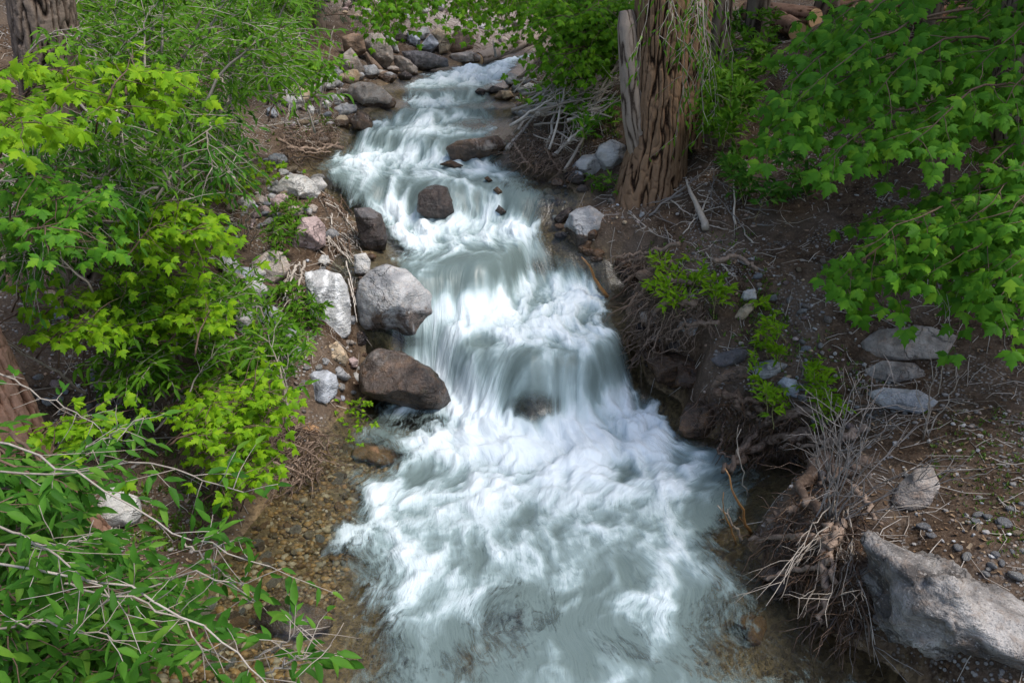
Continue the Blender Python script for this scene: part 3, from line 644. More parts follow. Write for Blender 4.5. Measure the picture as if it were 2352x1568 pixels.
B = [  # outline in photograph pixels, stone, label, extra
 ([(820,690),(826,648),(850,622),(887,607),(930,620),(962,650),(1000,685),(1030,726),(1000,748),(964,768),(935,793),(902,782),(850,765),(829,745)], 'grey', 'big grey boulder with brown wet flank at the edge of the chute', dict(sub=5, planes=11, lift=.06, rough=.05)),
 ([(825,869),(826,836),(845,812),(869,800),(920,807),(950,824),(982,844),(1019,876),(1036,927),(1026,953),(975,948),(930,935),(891,922),(845,912),(829,902)], 'wetbrown', 'wet brown boulder with mossy spots beside the big fall', dict(sub=5, lift=.36, rough=.10)),
 ([(698,625),(742,619),(782,628),(798,655),(806,700),(805,767),(789,778),(755,776),(723,767),(709,709),(702,654)], 'vein', 'upright white veined slab leaning on the left bank', dict(sub=5, planes=7, rough=.05, thick=.6)),
 ([(814,585),(840,581),(851,599),(849,636),(830,634),(814,628)], 'pale', 'small pale upright rock behind the big grey boulder', dict()),
 ([(670,534),(694,501),(727,497),(747,519),(748,563),(725,575),(698,581),(669,576)], 'pink', 'flat pink boulder half sunk in driftwood litter', dict(sub=5, planes=7, rough=.035)),
 ([(740,812),(750,795),(774,783),(793,804),(800,822),(793,840),(765,838),(745,824)], 'tan', 'rough tan boulder above the small grey stones', dict()),
 ([(704,884),(710,862),(723,851),(752,849),(772,862),(778,885),(771,909),(749,927),(722,918),(708,905)], 'blue', 'round blue-grey boulder with white streaks', dict(sub=5, planes=5)),
 ([(813,480),(849,476),(876,492),(885,520),(889,550),(884,575),(852,578),(832,562),(820,520)], 'dark', 'dark wet upright block at the left water edge', dict(sub=5, lift=.3, planes=7, rough=.035)),
 ([(631,430),(648,410),(671,399),(700,403),(722,420),(736,448),(725,467),(685,460),(649,450)], 'pale', 'pale rounded boulder beside the quiet left inlet', dict(sub=5, planes=6)),
 ([(798,210),(805,195),(824,188),(853,190),(880,204),(911,233),(904,248),(864,253),(831,243),(805,225)], 'taupe', 'big smooth boulder with brown end jutting from the left bank', dict(sub=5, planes=7, lift=.05, rough=.035)),
 ([(806,277),(815,262),(828,255),(846,262),(860,288),(857,301),(828,302),(809,292)], 'taupe', 'round brown boulder at the water edge below the smooth brown-ended one', dict(lift=.1)),
 ([(763,250),(785,238),(818,240),(822,256),(800,268),(775,265)], 'grey', 'low grey rock between the smooth boulder and the pebbly bank', dict()),
 ([(826,90),(850,76),(875,77),(892,95),(902,115),(904,139),(890,160),(868,147),(838,112)], 'taupe', 'huge dark angular block of the boulder pile', dict(sub=5, planes=12, rough=.035)),
 ([(789,125),(806,109),(820,128),(838,160),(831,176),(795,173),(786,146)], 'taupe', 'leaning angular boulder at the foot of the pile', dict(planes=12, rough=.03)),
 ([(838,117),(858,135),(879,157),(876,172),(848,168),(842,140)], 'brown', 'narrow wedge of stone under the angular block', dict(planes=11, rough=.03)),
 ([(785,85),(812,76),(834,80),(842,120),(820,132),(790,118)], 'brown', 'shaded boulder behind the leaning one in the pile', dict(planes=11, rough=.03)),
 ([(902,128),(920,128),(940,138),(959,157),(959,174),(935,172),(912,166)], 'taupe', 'rounded grey boulder at the stream end of the pile', dict(planes=6)),
 ([(911,172),(930,162),(948,173),(942,185),(918,184)], 'dark', 'small black wet rock below the pile', dict(lift=.3)),
 ([(878,78),(892,72),(910,95),(919,124),(908,122),(896,104)], 'pale', 'pale slanted slab on the back of the angular block', dict(planes=11, rough=.03)),
 ([(935,75),(950,76),(966,91),(963,110),(948,104),(934,94)], 'blue', 'small light grey block high in the pile', dict(planes=11, rough=.03)),
 ([(902,60),(916,46),(932,66),(942,86),(934,96),(904,92)], 'taupe', 'large brown block at the top of the pile', dict(planes=11, rough=.03)),
 ([(963,109),(975,93),(989,78),(1010,98),(998,114),(990,122)], 'blue', 'tilted square grey block in the middle of the pile', dict(planes=13, rough=.02)),
 ([(990,75),(1003,65),(1017,64),(1033,76),(1042,92),(1030,120),(1008,126),(1008,100)], 'tan', 'big pale pinkish boulder in the middle of the pile', dict(sub=5, planes=9, rough=.03)),
 ([(959,73),(970,64),(983,62),(988,75),(972,93),(962,88)], 'pale', 'pale block tucked against the pinkish boulder', dict(planes=11, rough=.03)),
 ([(1032,86),(1050,69),(1072,76),(1090,86),(1087,113),(1060,119),(1032,121)], 'brown', 'broad brown boulder with pale top at the end of the pile', dict(planes=10, rough=.03)),
 ([(922,119),(950,116),(977,118),(1028,135),(1032,153),(1000,158),(977,163),(955,154),(932,138)], 'blue', 'long dark wet slab sloping into the upper stream', dict(sub=5, planes=8, lift=.4, rough=.04)),
 ([(1032,124),(1083,118),(1105,128),(1102,143),(1070,146),(1040,143)], 'taupe', 'low flat rock beside the fallen log', dict(planes=8)),
 ([(1154,182),(1174,168),(1200,177),(1202,197),(1170,199)], 'grey', 'dark rock with tan side on the far right shore', dict()),
 ([(1132,226),(1148,208),(1174,209),(1181,223),(1160,232)], 'tan', 'smooth rounded tan stone in the upper stream', dict(planes=2, rough=.02)),
 ([(1112,212),(1132,197),(1158,203),(1152,213),(1128,216)], 'dark', 'black wet rock beside the rounded tan stone', dict(lift=.3)),
 ([(1090,210),(1100,202),(1118,207),(1112,219),(1096,220)], 'dark', 'little black rock breaking the riffle', dict(lift=.3)),
 ([(1024,338),(1050,324),(1095,318),(1141,311),(1161,328),(1153,354),(1123,369),(1068,373),(1036,366)], 'taupe', 'long flat wet slab damming the stream beside the brush pile', dict(sub=5, planes=8, lift=.12, rough=.06)),
 ([(1008,378),(1035,367),(1066,381),(1043,387)], 'moss', 'low mossy brown rock under the long slab', dict(lift=.3)),
 ([(958,487),(962,445),(978,430),(999,424),(1028,430),(1038,455),(1047,490),(1017,502),(985,500)], 'dark', 'dark rock standing midstream with water sliding over it', dict(sub=5, lift=.5, planes=9)),
 ([(1136,484),(1146,470),(1164,487),(1150,494)], 'dark', 'small black rock poking out of the foam', dict(lift=.4)),
 ([(1112,410),(1120,404),(1132,415),(1122,421)], 'moss', 'small mossy stone in the shallow right riffle', dict(lift=.3)),
 ([(1132,436),(1142,428),(1158,444),(1146,450)], 'tan', 'wet tan stone in the shallow right riffle', dict(lift=.3)),
 ([(1296,520),(1308,492),(1325,479),(1356,473),(1385,493),(1407,518),(1411,538),(1367,560),(1327,567),(1305,550)], 'grey', 'big grey boulder with rusty side below the cottonwood', dict(sub=5, planes=8, lift=.12, rough=.045)),
 ([(1272,502),(1290,484),(1310,476),(1318,486),(1300,508),(1283,519)], 'dark', 'dark purple wet rock at the right edge of the riffle', dict(lift=.4)),
 ([(1368,352),(1376,333),(1407,320),(1436,335),(1442,365),(1420,390),(1389,394),(1373,375)], 'pale', 'large pale boulder against the cottonwood roots', dict(sub=5, planes=6, rough=.04)),
 ([(1314,382),(1338,358),(1367,352),(1384,378),(1374,402),(1345,408),(1322,400)], 'pale', 'pale boulder in the brush beside the pool', dict(planes=6, rough=.04)),
 ([(1555,752),(1565,738),(1582,729),(1611,732),(1627,752),(1622,770),(1586,772)], 'grey', 'rounded grey rock on the undercut right bank', dict(planes=4, rough=.03)),
 ([(1558,988),(1565,950),(1578,928),(1611,920),(1645,940),(1643,981),(1620,1008),(1575,1004)], 'brown', 'wet rust-brown cube of rock in the water below the roots', dict(sub=5, planes=9, lift=.5, rough=.035)),
 ([(1726,848),(1745,832),(1772,825),(1812,838),(1794,857),(1757,871),(1732,866)], 'grey', 'long grey rock lying on the right bank', dict(planes=5, rough=.03)),
 ([(1632,888),(1645,862),(1670,846),(1699,839),(1726,846),(1726,873),(1700,886),(1668,893)], 'brown', 'rusty rock tucked under the long grey one', dict()),
 ([(1632,826),(1655,810),(1690,800),(1718,804),(1712,826),(1680,843),(1650,842)], 'dark', 'dark slate-coloured rock wedged in the right bank', dict()),
 ([(1524,803),(1540,785),(1565,776),(1593,779),(1590,793),(1560,808),(1538,812)], 'dark', 'black wet rock in the undercut roots', dict(lift=.6)),
 ([(1474,812),(1490,790),(1540,800),(1600,800),(1636,832),(1625,880),(1565,892),(1510,876)], 'moss', 'mossy brown lump of rock beside the right lip of the fall', dict(sub=5, lift=.5, rough=.09)),
 ([(1680,735),(1700,708),(1716,696),(1733,694),(1732,712),(1705,736)], 'tan', 'flat yellowish stone on the right bank', dict(planes=8)),
 ([(1560,684),(1586,670),(1609,686),(1596,702),(1570,700)], 'pale', 'pale rock among the seedlings on the right bank', dict()),
 ([(1699,690),(1708,668),(1735,663),(1738,686),(1716,694)], 'pale', 'pale speckled rock above the yellowish stone', dict()),
 ([(1990,902),(2030,890),(2110,896),(2160,925),(2110,950),(2030,935)], 'grey', 'flat grey slab sunk in the gravelly right slope', dict(thick=.5, planes=5)),
 ([(1975,855),(2027,828),(2100,834),(2130,862),(2060,878),(1995,872)], 'taupe', 'broad flat slab in the soil under the box elder', dict(thick=.5, planes=5)),
 ([(1960,790),(2027,755),(2120,748),(2200,770),(2170,822),(2060,830),(1990,815)], 'taupe', 'dark flat ledge of rock in the shade of the box elder', dict(thick=.5, planes=5)),
 ([(2002,1327),(2004,1240),(2024,1233),(2048,1262),(2090,1270),(2125,1296),(2165,1298),(2217,1319),(2272,1354),(2320,1385),(2430,1440),(2480,1600),(2380,1590),(2315,1553),(2237,1514),(2159,1487),(2081,1467),(2030,1436),(2006,1385)], 'white', 'huge pale craggy rock overhanging the water on the right bank', dict(sub=5, planes=14, rough=.34, thick=1.1, depth=4.35, push=.1)),
 ([(2045,1151),(2065,1110),(2100,1080),(2139,1066),(2160,1112),(2133,1163),(2090,1172)], 'taupe', 'grey-brown slab set in the soil behind the dry twigs', dict(thick=.5)),
 ([(221,1160),(238,1124),(262,1118),(319,1141),(327,1182),(307,1207),(225,1210)], 'pale', 'pale angular block under the near willow branches', dict(planes=10, rough=.03)),
 ([(585,1425),(610,1386),(660,1378),(740,1395),(765,1437),(712,1465),(610,1455)], 'taupe', 'rounded rock just under the rushing shallow water', dict(sub=5, planes=4, lift=.6, push=1.7, thick=.7, down=.09)),
 ([(570,631),(578,601),(598,584),(622,574),(652,581),(665,612),(655,636),(630,652),(590,648)], 'taupe', 'large rounded buff boulder behind the willow shoots', dict(sub=5, planes=5)),
 ([(503,590),(522,584),(540,594),(558,621),(551,640),(517,634)], 'pale', 'pale boulder beside the large rounded buff one', dict()),
 ([(540,725),(552,712),(581,716),(588,759),(560,778),(545,760)], 'grey', 'grey rock half hidden by leaves on the left bank', dict()),
 ([(110,708),(140,700),(166,745),(170,786),(142,794),(122,752)], 'grey', 'grey slab behind the pale leaning stem', dict(thick=.6)),
 ([(102,668),(122,664),(143,690),(138,704),(115,700)], 'tan', 'small pinkish rock beside the pale leaning stem', dict()),
 ([(752,842),(764,836),(782,842),(808,866),(800,876),(771,868)], 'grey', 'small long grey stone under the tan boulder', dict(cat='stone', planes=6)),
 ([(806,858),(818,854),(836,868),(830,880),(812,880)], 'pale', 'small whitish stone wedged against the wet brown boulder', dict(cat='stone')),
 ([(800,824),(812,819),(823,826),(821,844),(804,845)], 'pink', 'small pinkish stone above the wet brown boulder', dict(cat='stone')),
 ([(735,826),(746,819),(758,828),(754,838),(738,837)], 'grey', 'little round grey stone beside the tan boulder', dict(cat='stone', planes=2)),
 ([(682,984),(708,970),(733,979),(732,994),(698,998)], 'orange', 'flat orange-pink stone at the root-tangled water edge', dict(cat='stone', planes=5)),
 ([(730,600),(738,586),(754,586),(760,606),(745,616)], 'pale', 'pale stone between the pink boulder and the veined slab', dict(cat='stone')),
 ([(818,766),(836,760),(848,778),(842,796),(822,794)], 'dark', 'dark shard of rock in the gap below the big boulder', dict(cat='stone', lift=.2)),
 ([(737,238),(750,229),(763,238),(760,252),(742,252)], 'pale', 'whitish rock beside the low grey one on the left bank', dict(cat='stone')),
 ([(706,246),(714,239),(723,248),(720,264),(709,264)], 'pale', 'small upright buff stone on the upper left bank', dict(cat='stone')),
 ([(740,222),(765,213),(792,224),(786,235),(752,234)], 'pale', 'flat pale rock behind the whitish one', dict(cat='stone')),
 ([(757,165),(770,152),(788,164),(784,182),(764,184)], 'grey', 'grey rock at the left foot of the boulder pile', dict()),
 ([(612,250),(625,243),(640,264),(630,275),(614,268)], 'blue', 'blue-grey rock among dry twigs on the upper left bank', dict()),
 ([(1560,830),(1600,842),(1618,870),(1590,892),(1550,884)], 'brown', 'wet brown rock at the foot of the mossy lump', dict(lift=.6)),
 ([(1785,880),(1800,866),(1830,872),(1836,900),(1806,912)], 'blue', 'blue-grey rock below the long grey one', dict()),
 ([(1180,258),(1205,245),(1240,250),(1238,268),(1200,274)], 'grey', 'grey rock under the tips of the white brush', dict()),
 ([(1185,205),(1215,190),(1240,196),(1236,214),(1200,220)], 'pale', 'pale rock in the greenery of the far right shore', dict()),
]
for i, (poly, kind, label, kw) in enumerate(B):
    if np.mean([q[1] for q in poly]) < 200: kw.setdefault('push', -.25)
    boulder(poly, kind, label, 100 + i * 7, **kw)

# rocks wedged along both water edges
def edge_rocks(line, n, size, kinds, label, group, off, lift=.15):
    line = np.array(line, float); seg = np.linalg.norm(np.diff(line, axis=0), axis=1); cum = np.concatenate([[0], np.cumsum(seg)])
    for k in range(n):
        t = rng.uniform(0, cum[-1]); x = np.interp(t, cum, line[:, 0]) + rng.uniform(*off); y = np.interp(t, cum, line[:, 1]) + rng.normal() * 8
        _, d = hit(x, y); w = rng.uniform(*size) / d * FPX; h = w * rng.uniform(.5, .9)
        poly = [(x + w * .5 * math.cos(a) * rng.uniform(.78, 1.12), y - h * .5 + h * .5 * math.sin(a) * rng.uniform(.78, 1.12)) for a in np.arange(0, 6.28, .75)]
        boulder(poly, kinds[int(rng.integers(0, len(kinds)))], label, 2000 + int(rng.integers(0, 9000)), cat='rock', name='edge_rock', group=group, sub=3, planes=7, rough=.06, lift=lift)
edge_rocks([(1310, 575), (1390, 610), (1445, 650), (1455, 740), (1475, 830), (1510, 890), (1570, 920)], 26, (.10, .26), ['dark', 'brown', 'moss', 'taupe', 'brown'], 'wet rock wedged under the roots of the undercut right bank', 'rocks under the right bank', (0, 50), .3)
edge_rocks([(1650, 1015), (1740, 1030), (1850, 1070), (1860, 1120)], 9, (.08, .2), ['dark', 'brown'], 'dark rock in the hollow behind the gnarled roots', 'rocks behind the gnarled roots', (0, 40), .3)
edge_rocks([(840, 905), (842, 800), (840, 740), (850, 650), (870, 590)], 14, (.06, .16), ['taupe', 'brown', 'grey', 'dark'], 'small rock filling the gaps between the left shore boulders', 'rocks between the left boulders', (-40, 0), .12)
edge_rocks([(760, 470), (730, 430), (680, 395), (660, 383), (722, 361), (790, 308), (850, 270)], 26, (.08, .24), ['taupe', 'brown', 'grey', 'pale', 'tan'], 'rock lining the upper left water edge', 'rocks on the upper left edge', (-45, 0), .10)
edge_rocks([(1345, 470), (1300, 425), (1240, 398)], 10, (.10, .22), ['taupe', 'brown', 'grey', 'dark'], 'rock lining the pool edge below the brush pile', 'rocks below the brush pile', (0, 30), .12)
edge_rocks([(800, 180), (880, 190), (930, 180)], 10, (.12, .3), ['taupe', 'brown', 'grey'], 'rock fallen at the foot of the boulder pile', 'rocks below the boulder pile', (-30, 0), .1)
edge_rocks([(1760, 1330), (1830, 1400), (1900, 1460), (1980, 1500)], 8, (.08, .18), ['dark', 'brown', 'taupe'], 'dark wet rock under the matted root ball', 'rocks under the root ball', (0, 40), .2)
edge_rocks([(510, 600), (600, 680), (650, 790), (680, 870)], 16, (.10, .28), ['pale', 'grey', 'taupe', 'blue'], 'rock half buried among the willow shoots of the left bank', 'rocks among the willow shoots', (-40, 40), .0)
edge_rocks([(640, 240), (720, 215), (790, 190)], 16, (.14, .34), ['pale', 'grey', 'taupe', 'tan'], 'angular rock on the stony bank below the boulder pile saplings', 'rocks on the stony upper bank', (-30, 30), .0)
edge_rocks([(540, 500), (620, 470), (680, 480), (740, 560)], 14, (.08, .20), ['pale', 'pink', 'taupe', 'grey'], 'rock lying in the litter around the flat pink boulder', 'rocks around the pink boulder', (-30, 30), .0)
# ------------------------------------------------------------------ leaves
def leaflet(scale, ang, off, lobes, droop, fold, width=1.0):
    half = [(.0, .0), (.16, .18), (.40, .44), (.43, .22), (.64, .27), (.70, .12)] if lobes else [(.0, .0), (.18, .18), (.42, .29), (.50, .19), (.66, .20), (.74, .10)]
    pts = [(w * width, y) for y, w in half] + [(0, 1.0)] + [(-w * width, y) for y, w in half[:0:-1]]
    P = np.array([(x, y, -droop * y * y - fold * abs(x)) for x, y in pts] + [(0, .42, -droop * .17 + .02)])
    n = len(pts); F = [(k, (k + 1) % n, n) for k in range(n)]
    P = P * scale; c, s = math.cos(ang), math.sin(ang)
    P = np.stack([P[:, 0] * c + P[:, 1] * s, -P[:, 0] * s + P[:, 1] * c, P[:, 2]], -1) + np.array(off)
    return P, F
def elder_leaf(seed, five=False):
    r = random.Random(seed); a = Acc()
    spec = [(.62, r.uniform(-.1, .1), (0, .40, 0), True), (.50, 1.0 + r.uniform(-.15, .15), (.01, .36, 0), False), (.50, -1.0 + r.uniform(-.15, .15), (-.01, .36, 0), False)]
    for sc, an, off, lb in spec:
        P, F = leaflet(sc, an, off, lb, r.uniform(.15, .5), r.uniform(.1, .45), r.uniform(.85, 1.1)); a.add(P, None, F)
    P, F4, F3 = tube([(0, 0, .0), (0, .2, .03), (0, .41, 0)], [.012, .010, .008], 3, False); a.add(P, F4)
    return np.concatenate(a.V), np.concatenate(a.F3), np.concatenate(a.F4)
def willow_leaf(seed, w=.13):
    r = random.Random(seed); d = r.uniform(.05, .35); f = r.uniform(.2, .6); sw = r.uniform(-.12, .12)
    ys = [0, .28, .62, 1.0]; hw = [.012, w, w * .82, 0]
    P = []
    for y, h in zip(ys, hw):
        cx = sw * y * y; z = -d * y * y
        P += [(cx - h, y, z + f * h), (cx, y, z), (cx + h, y, z + f * h)]
    F4 = [(3 * k + q, 3 * k + q + 1, 3 * k + q + 4, 3 * k + q + 3) for k in range(3) for q in range(2)]
    return np.array(P, float), None, np.array(F4)
LEAFGEO = {'elder': [elder_leaf(k) for k in range(5)], 'willow': [willow_leaf(k) for k in range(4)], 'broad': [willow_leaf(k + 9, .155) for k in range(4)]}
_leafmesh = {}
def leaf_mesh(kind, var, mat):
    key = (kind, var, mat)
    if key not in _leafmesh:
        V, F3, F4 = LEAFGEO[kind][var]
        me = mesh_np('leaf', V, F3, F4); me.materials.append(LEAF[mat]); _leafmesh[key] = me
    return _leafmesh[key]

class Plant:
    def __init__(s, name, label, cat, base, bark, leafmat, kind, group=None, stem_name='stem'):
        s.base = np.asarray(base, float); s.root = empty(name, s.base, label, cat, group)
        s.bark = bark; s.leafmat = leafmat; s.kind = kind; s.tw = Acc(); s.pos = []; s.dir = []; s.nrm = []; s.size = []; s.stem_name = stem_name
    def stem(s, pts, r0, r1, sides=7, mat=None, name=None):
        pts = np.asarray(pts, float); rad = np.linspace(r0, r1, len(pts))
        V, F4, F3 = tube(pts, rad, sides)
        me = mesh_np(name or s.stem_name, V - s.base, F3, F4); link(name or s.stem_name, me, mat or s.bark, s.root)
        return pts
    def twig(s, pts, r0, r1=.0012, sides=4): s.tw.tube(pts, np.linspace(r0, r1, len(pts)), sides)
    def leaves(s, pos, dr, nr, size):
        s.pos.append(pos); s.dir.append(dr); s.nrm.append(nr); s.size.append(size)
    def leafy(s, pts, n, size, start=.15, spread=.75, droop=.35, pair=False, face=.5, jitter=.3):
        """leaves along a twig: alternate or in opposite pairs"""
        pts = np.asarray(pts, float); t = np.linspace(start, 1.0, n) + rng.uniform(-.03, .03, n)
        if pair: t = np.repeat(np.linspace(start, 1.0, (n + 1) // 2), 2)[:n]
        t = np.clip(t, 0, 1) * (len(pts) - 1); i = np.minimum(t.astype(int), len(pts) - 2); f = (t - i)[:, None]
        P = pts[i] * (1 - f) + pts[i + 1] * f; T = unit(pts[i + 1] - pts[i])
        side = np.where(np.arange(n) % 2 == 0, 1.0, -1.0)[:, None]
        lat = unit(np.cross(T, [0, 0, 1.0]) + rng.normal(size=(n, 3)) * .35)
        tip = (np.arange(n) == n - 1)[:, None]
        D = T * .75 + lat * side * spread * (1 - .8 * tip) + np.array([0, 0, -droop]) + rng.normal(size=(n, 3)) * jitter
        D = unit(D)
        tc = unit(CAM - P)
        N = np.array([0, 0, 1.0]) + tc * face + rng.normal(size=(n, 3)) * .42
        N = unit(N - (N * D).sum(1, keepdims=True) * D)
        s.leaves(P, D, N, size * rng.uniform(.65, 1.2, n))
    def bough(s, p0, p1, r0=.02, ntw=10, twl=.4, nleaf=7, size=.14, arch=.10, start=.3, wob=.05, droop=.35, pair=False, face=.5, part=True, spread=.75, mat=None, leafless=0.0):
        P = crooked(p0, p1, 9, wob, arch)
        if part: s.stem(P, r0, max(.002, r0 * .2), 6, mat=mat)
        else: s.twig(P, r0, .0015)
        L = np.linalg.norm(P[-1] - P[0])
        for k in range(ntw):
            t = start + (1 - start) * (k + rng.random() * .7) / ntw
            x = t * (len(P) - 1); i = min(int(x), len(P) - 2); q = P[i] + (P[i + 1] - P[i]) * (x - i); T = unit(P[i + 1] - P[i])
            lat = unit(np.cross(T, [0, 0, 1.0])) * (1 if k % 2 else -1)
            d = unit(T * rng.uniform(.4, 1.0) + lat * rng.uniform(.4, 1.0) + np.array([0, 0, rng.uniform(-.45, .35)]))
            ln = twl * rng.uniform(.5, 1.2)
            e = q + d * ln + np.array([0, 0, -droop * ln * .4])
            tp = crooked(q, e, 5, .07, .04); s.twig(tp, .0035 if r0 < .03 else .005)
            if rng.random() >= leafless: s.leafy(tp, nleaf, size, .2, spread, droop, pair, face)
        s.leafy(P[len(P) // 2:], max(3, nleaf), size, .3, spread, droop, pair, face)
    def finish(s, maxobj=150, minpx=22, twig_name='twig_mass'):
        if s.tw.n:
            tag(link(twig_name, s.tw.mesh(twig_name, True, s.base), s.bark, s.root), kind='stuff')
        if not s.pos: return s.root
        P = np.concatenate(s.pos); D = np.concatenate(s.dir); N = np.concatenate(s.nrm); S = np.concatenate(s.size)
        X = np.cross(D, N); M = np.stack([X, D, N], -1) * S[:, None, None]         # columns
        var = rng.integers(0, len(LEAFGEO[s.kind]), len(P))
        px, py, z = proj(P + D * (S * .5)[:, None])
        app = FPX * S / np.maximum(z, .1)
        vis = (px > 0) & (px < 2352) & (py > 0) & (py < 1568) & (z > .3)
        order = np.argsort(-(app * vis)); sel = np.zeros(len(P), bool)
        top = order[:maxobj]; sel[top] = (app * vis)[top] > minpx
        for k in np.nonzero(sel)[0]:
            o = bpy.data.objects.new('leaf', leaf_mesh(s.kind, int(var[k]), s.leafmat)); col.objects.link(o); o.parent = s.root
            m = Matrix([[*M[k, 0], P[k, 0] - s.base[0]], [*M[k, 1], P[k, 1] - s.base[1]], [*M[k, 2], P[k, 2] - s.base[2]], [0, 0, 0, 1]])
            o.matrix_basis = m
        a = Acc()
        for v in range(len(LEAFGEO[s.kind])):
            idx = np.nonzero((~sel) & (var == v))[0]
            if not len(idx): continue
            V, F3, F4 = LEAFGEO[s.kind][v]; nv = len(V)
            W = np.einsum('nij,vj->nvi', M[idx], V) + P[idx][:, None]
            o = (np.arange(len(idx)) * nv)[:, None, None]
            a.add(W.reshape(-1, 3), (F4[None] + o).reshape(-1, 4) if F4 is not None else None, (F3[None] + o).reshape(-1, 3) if F3 is not None else None)
        if a.n: tag(link('foliage', a.mesh('foliage', True, s.base), LEAF[s.leafmat], s.root), kind='stuff')
        return s.root

# ------------------------------------------------------------------ trunks
def trunk_mesh(path, radii, seed, flare=.5, ridges=15, depth=.07, rows=150, sides=110, lumps=.06):
    path = np.asarray(path, float); t = np.linspace(0, 1, len(path)); tt = np.linspace(0, 1, rows)
    P = np.stack([np.interp(tt, t, path[:, k]) for k in range(3)], -1)
    k = np.hanning(9); k /= k.sum()
    for c in range(3): P[:, c] = np.convolve(np.pad(P[:, c], 4, mode='edge'), k, 'valid') if rows > 30 else P[:, c]
    R = np.interp(tt, np.linspace(0, 1, len(radii)), radii)
    T = unit(np.gradient(P, axis=0)); a = unit(np.cross(T, [.02, 1, .03])); b = np.cross(T, a)
    th = np.arange(sides) / sides * 2 * np.pi
    s = np.concatenate([[0], np.cumsum(np.linalg.norm(np.diff(P, axis=0), axis=1))])
    TH, S = np.meshgrid(th, s)
    cyl = np.stack([np.cos(TH), np.sin(TH), S * .0], -1)
    wig = .35 * perlin(np.stack([np.cos(TH) * 1.4, np.sin(TH) * 1.4, S * 1.6], -1), seed)
    Rm = float(np.median(R)); kk_ = ridges
    co = np.stack([np.cos(TH + wig * .25) * Rm * kk_, np.sin(TH + wig * .25) * Rm * kk_, S * kk_ * .13], -1)
    p1 = perlin(co, seed + 1) + .3 * perlin(co * np.array([2.3, 2.3, 2.6]), seed + 2)
    p2 = perlin(co * np.array([.9, .9, 3.4]) + 7.3, seed + 4)
    groove = np.maximum(np.exp(-(p1 / .062) ** 2), .28 * np.exp(-(p2 / .05) ** 2))
    fur = .5 - groove + .35 * perlin(co * np.array([2.6, 2.6, 6.0]), seed + 6)
    big = perlin(np.stack([np.cos(TH) * 1.1, np.sin(TH) * 1.1, S * .7], -1), seed + 3)
    rootlobe = np.exp(-S / .45) * (.5 + .5 * np.cos(TH * 5 + seed + 1.2 * big)) * flare
    RR = R[:, None] * (1 + lumps * 2.2 * big + rootlobe + np.exp(-S / .5) * flare * .5) + depth * Rm * fur * 1.2
    V = P[:, None] + RR[..., None] * (np.cos(TH)[..., None] * a[:, None] + np.sin(TH)[..., None] * b[:, None])
    n = rows; i = np.arange(n - 1)[:, None] * sides; j = np.arange(sides)[None]; kk = (j + 1) % sides
    F4 = np.stack([i + j, i + kk, i + sides + kk, i + sides + j], -1).reshape(-1, 4)
    return V.reshape(-1, 3), F4, sstep(-.45, .5, fur).ravel()
def trunk(root, base, path, radii, mat, seed, name='trunk', **kw):
    V, F4, fur = trunk_mesh(path, radii, seed, **kw)
    me = mesh_np(name, V - np.asarray(base), None, F4); attr(me, 'furrow', fur)
    return link(name, me, mat, root)

# the cottonwood on the right bank
gb = on(1497, 440)
P = Plant('cottonwood_tree', 'thick furrowed brown cottonwood trunk on the right bank, leafy shoots hanging down it', 'tree', gb, TWIG_PALE, 'willow', 'willow')
D0 = np.dot(gb - CAM, [0, CP, -SP])
cw = lambda px, py, dd=0.0: at_y(px, py, gb[1] + .12 + dd)
pA = [gb + np.array([0, .12, -.35]), gb + np.array([.0, .12, .1]), cw(1508, 330), cw(1512, 200), cw(1520, 60), cw(1530, -120), cw(1520, -500), cw(1500, -900)]
trunk(P.root, gb, pA, [.41, .34, .295, .275, .27, .265, .25, .21], BARK, 3, flare=.12, rows=320, depth=.085, ridges=15, sides=260)
pB = [cw(1560, 340, .3), cw(1576, 200, .35), cw(1590, 50, .4), cw(1610, -150, .4), cw(1650, -600, .5)]
trunk(P.root, gb, pB, [.22, .2, .19, .18, .15], BARK, 8, flare=.0, rows=140, depth=.12, ridges=16, sides=110)
sn = [cw(1486, 400, -.02), cw(1470, 330, -.08), cw(1457, 270, -.10), cw(1452, 210, -.10), cw(1446, 130, -.08), cw(1441, 60, -.05), cw(1438, 24, -.03)]
trunk(P.root, gb, sn, [.15, .135, .12, .115, .108, .10, .07], SNAG, 5, name='dead_stub', flare=.0, rows=110, depth=.03, ridges=12, sides=64, lumps=.05)
for k in range(15):                                                    # shoots hanging in front of the bark
    x = rng.uniform(1490, 1670); y = rng.uniform(-180, 80); ln = rng.uniform(120, 400)
    a = cw(x, y, -.5 + rng.uniform(-.4, .3)); b = cw(x + rng.normal() * 50, y + ln, rng.uniform(-.9, -.5))
    P.bough(a, b, .006, 7, .26, 4, .08, .0, .15, .07, .6, part=k < 12, spread=.6)
crown = []
for k in range(9):                                                     # the crown overhead, above the picture
    c = gb + np.array([rng.normal() * .8 + 1.2, rng.normal() * 1.0 + 1.2, rng.uniform(3.8, 7.5)])
    P.bough(gb + np.array([0, .8, 3.6 + rng.random()]), c, .03, 8, .6, 9, .13, .1, .4, part=k < 6)
P.finish(150, 16)

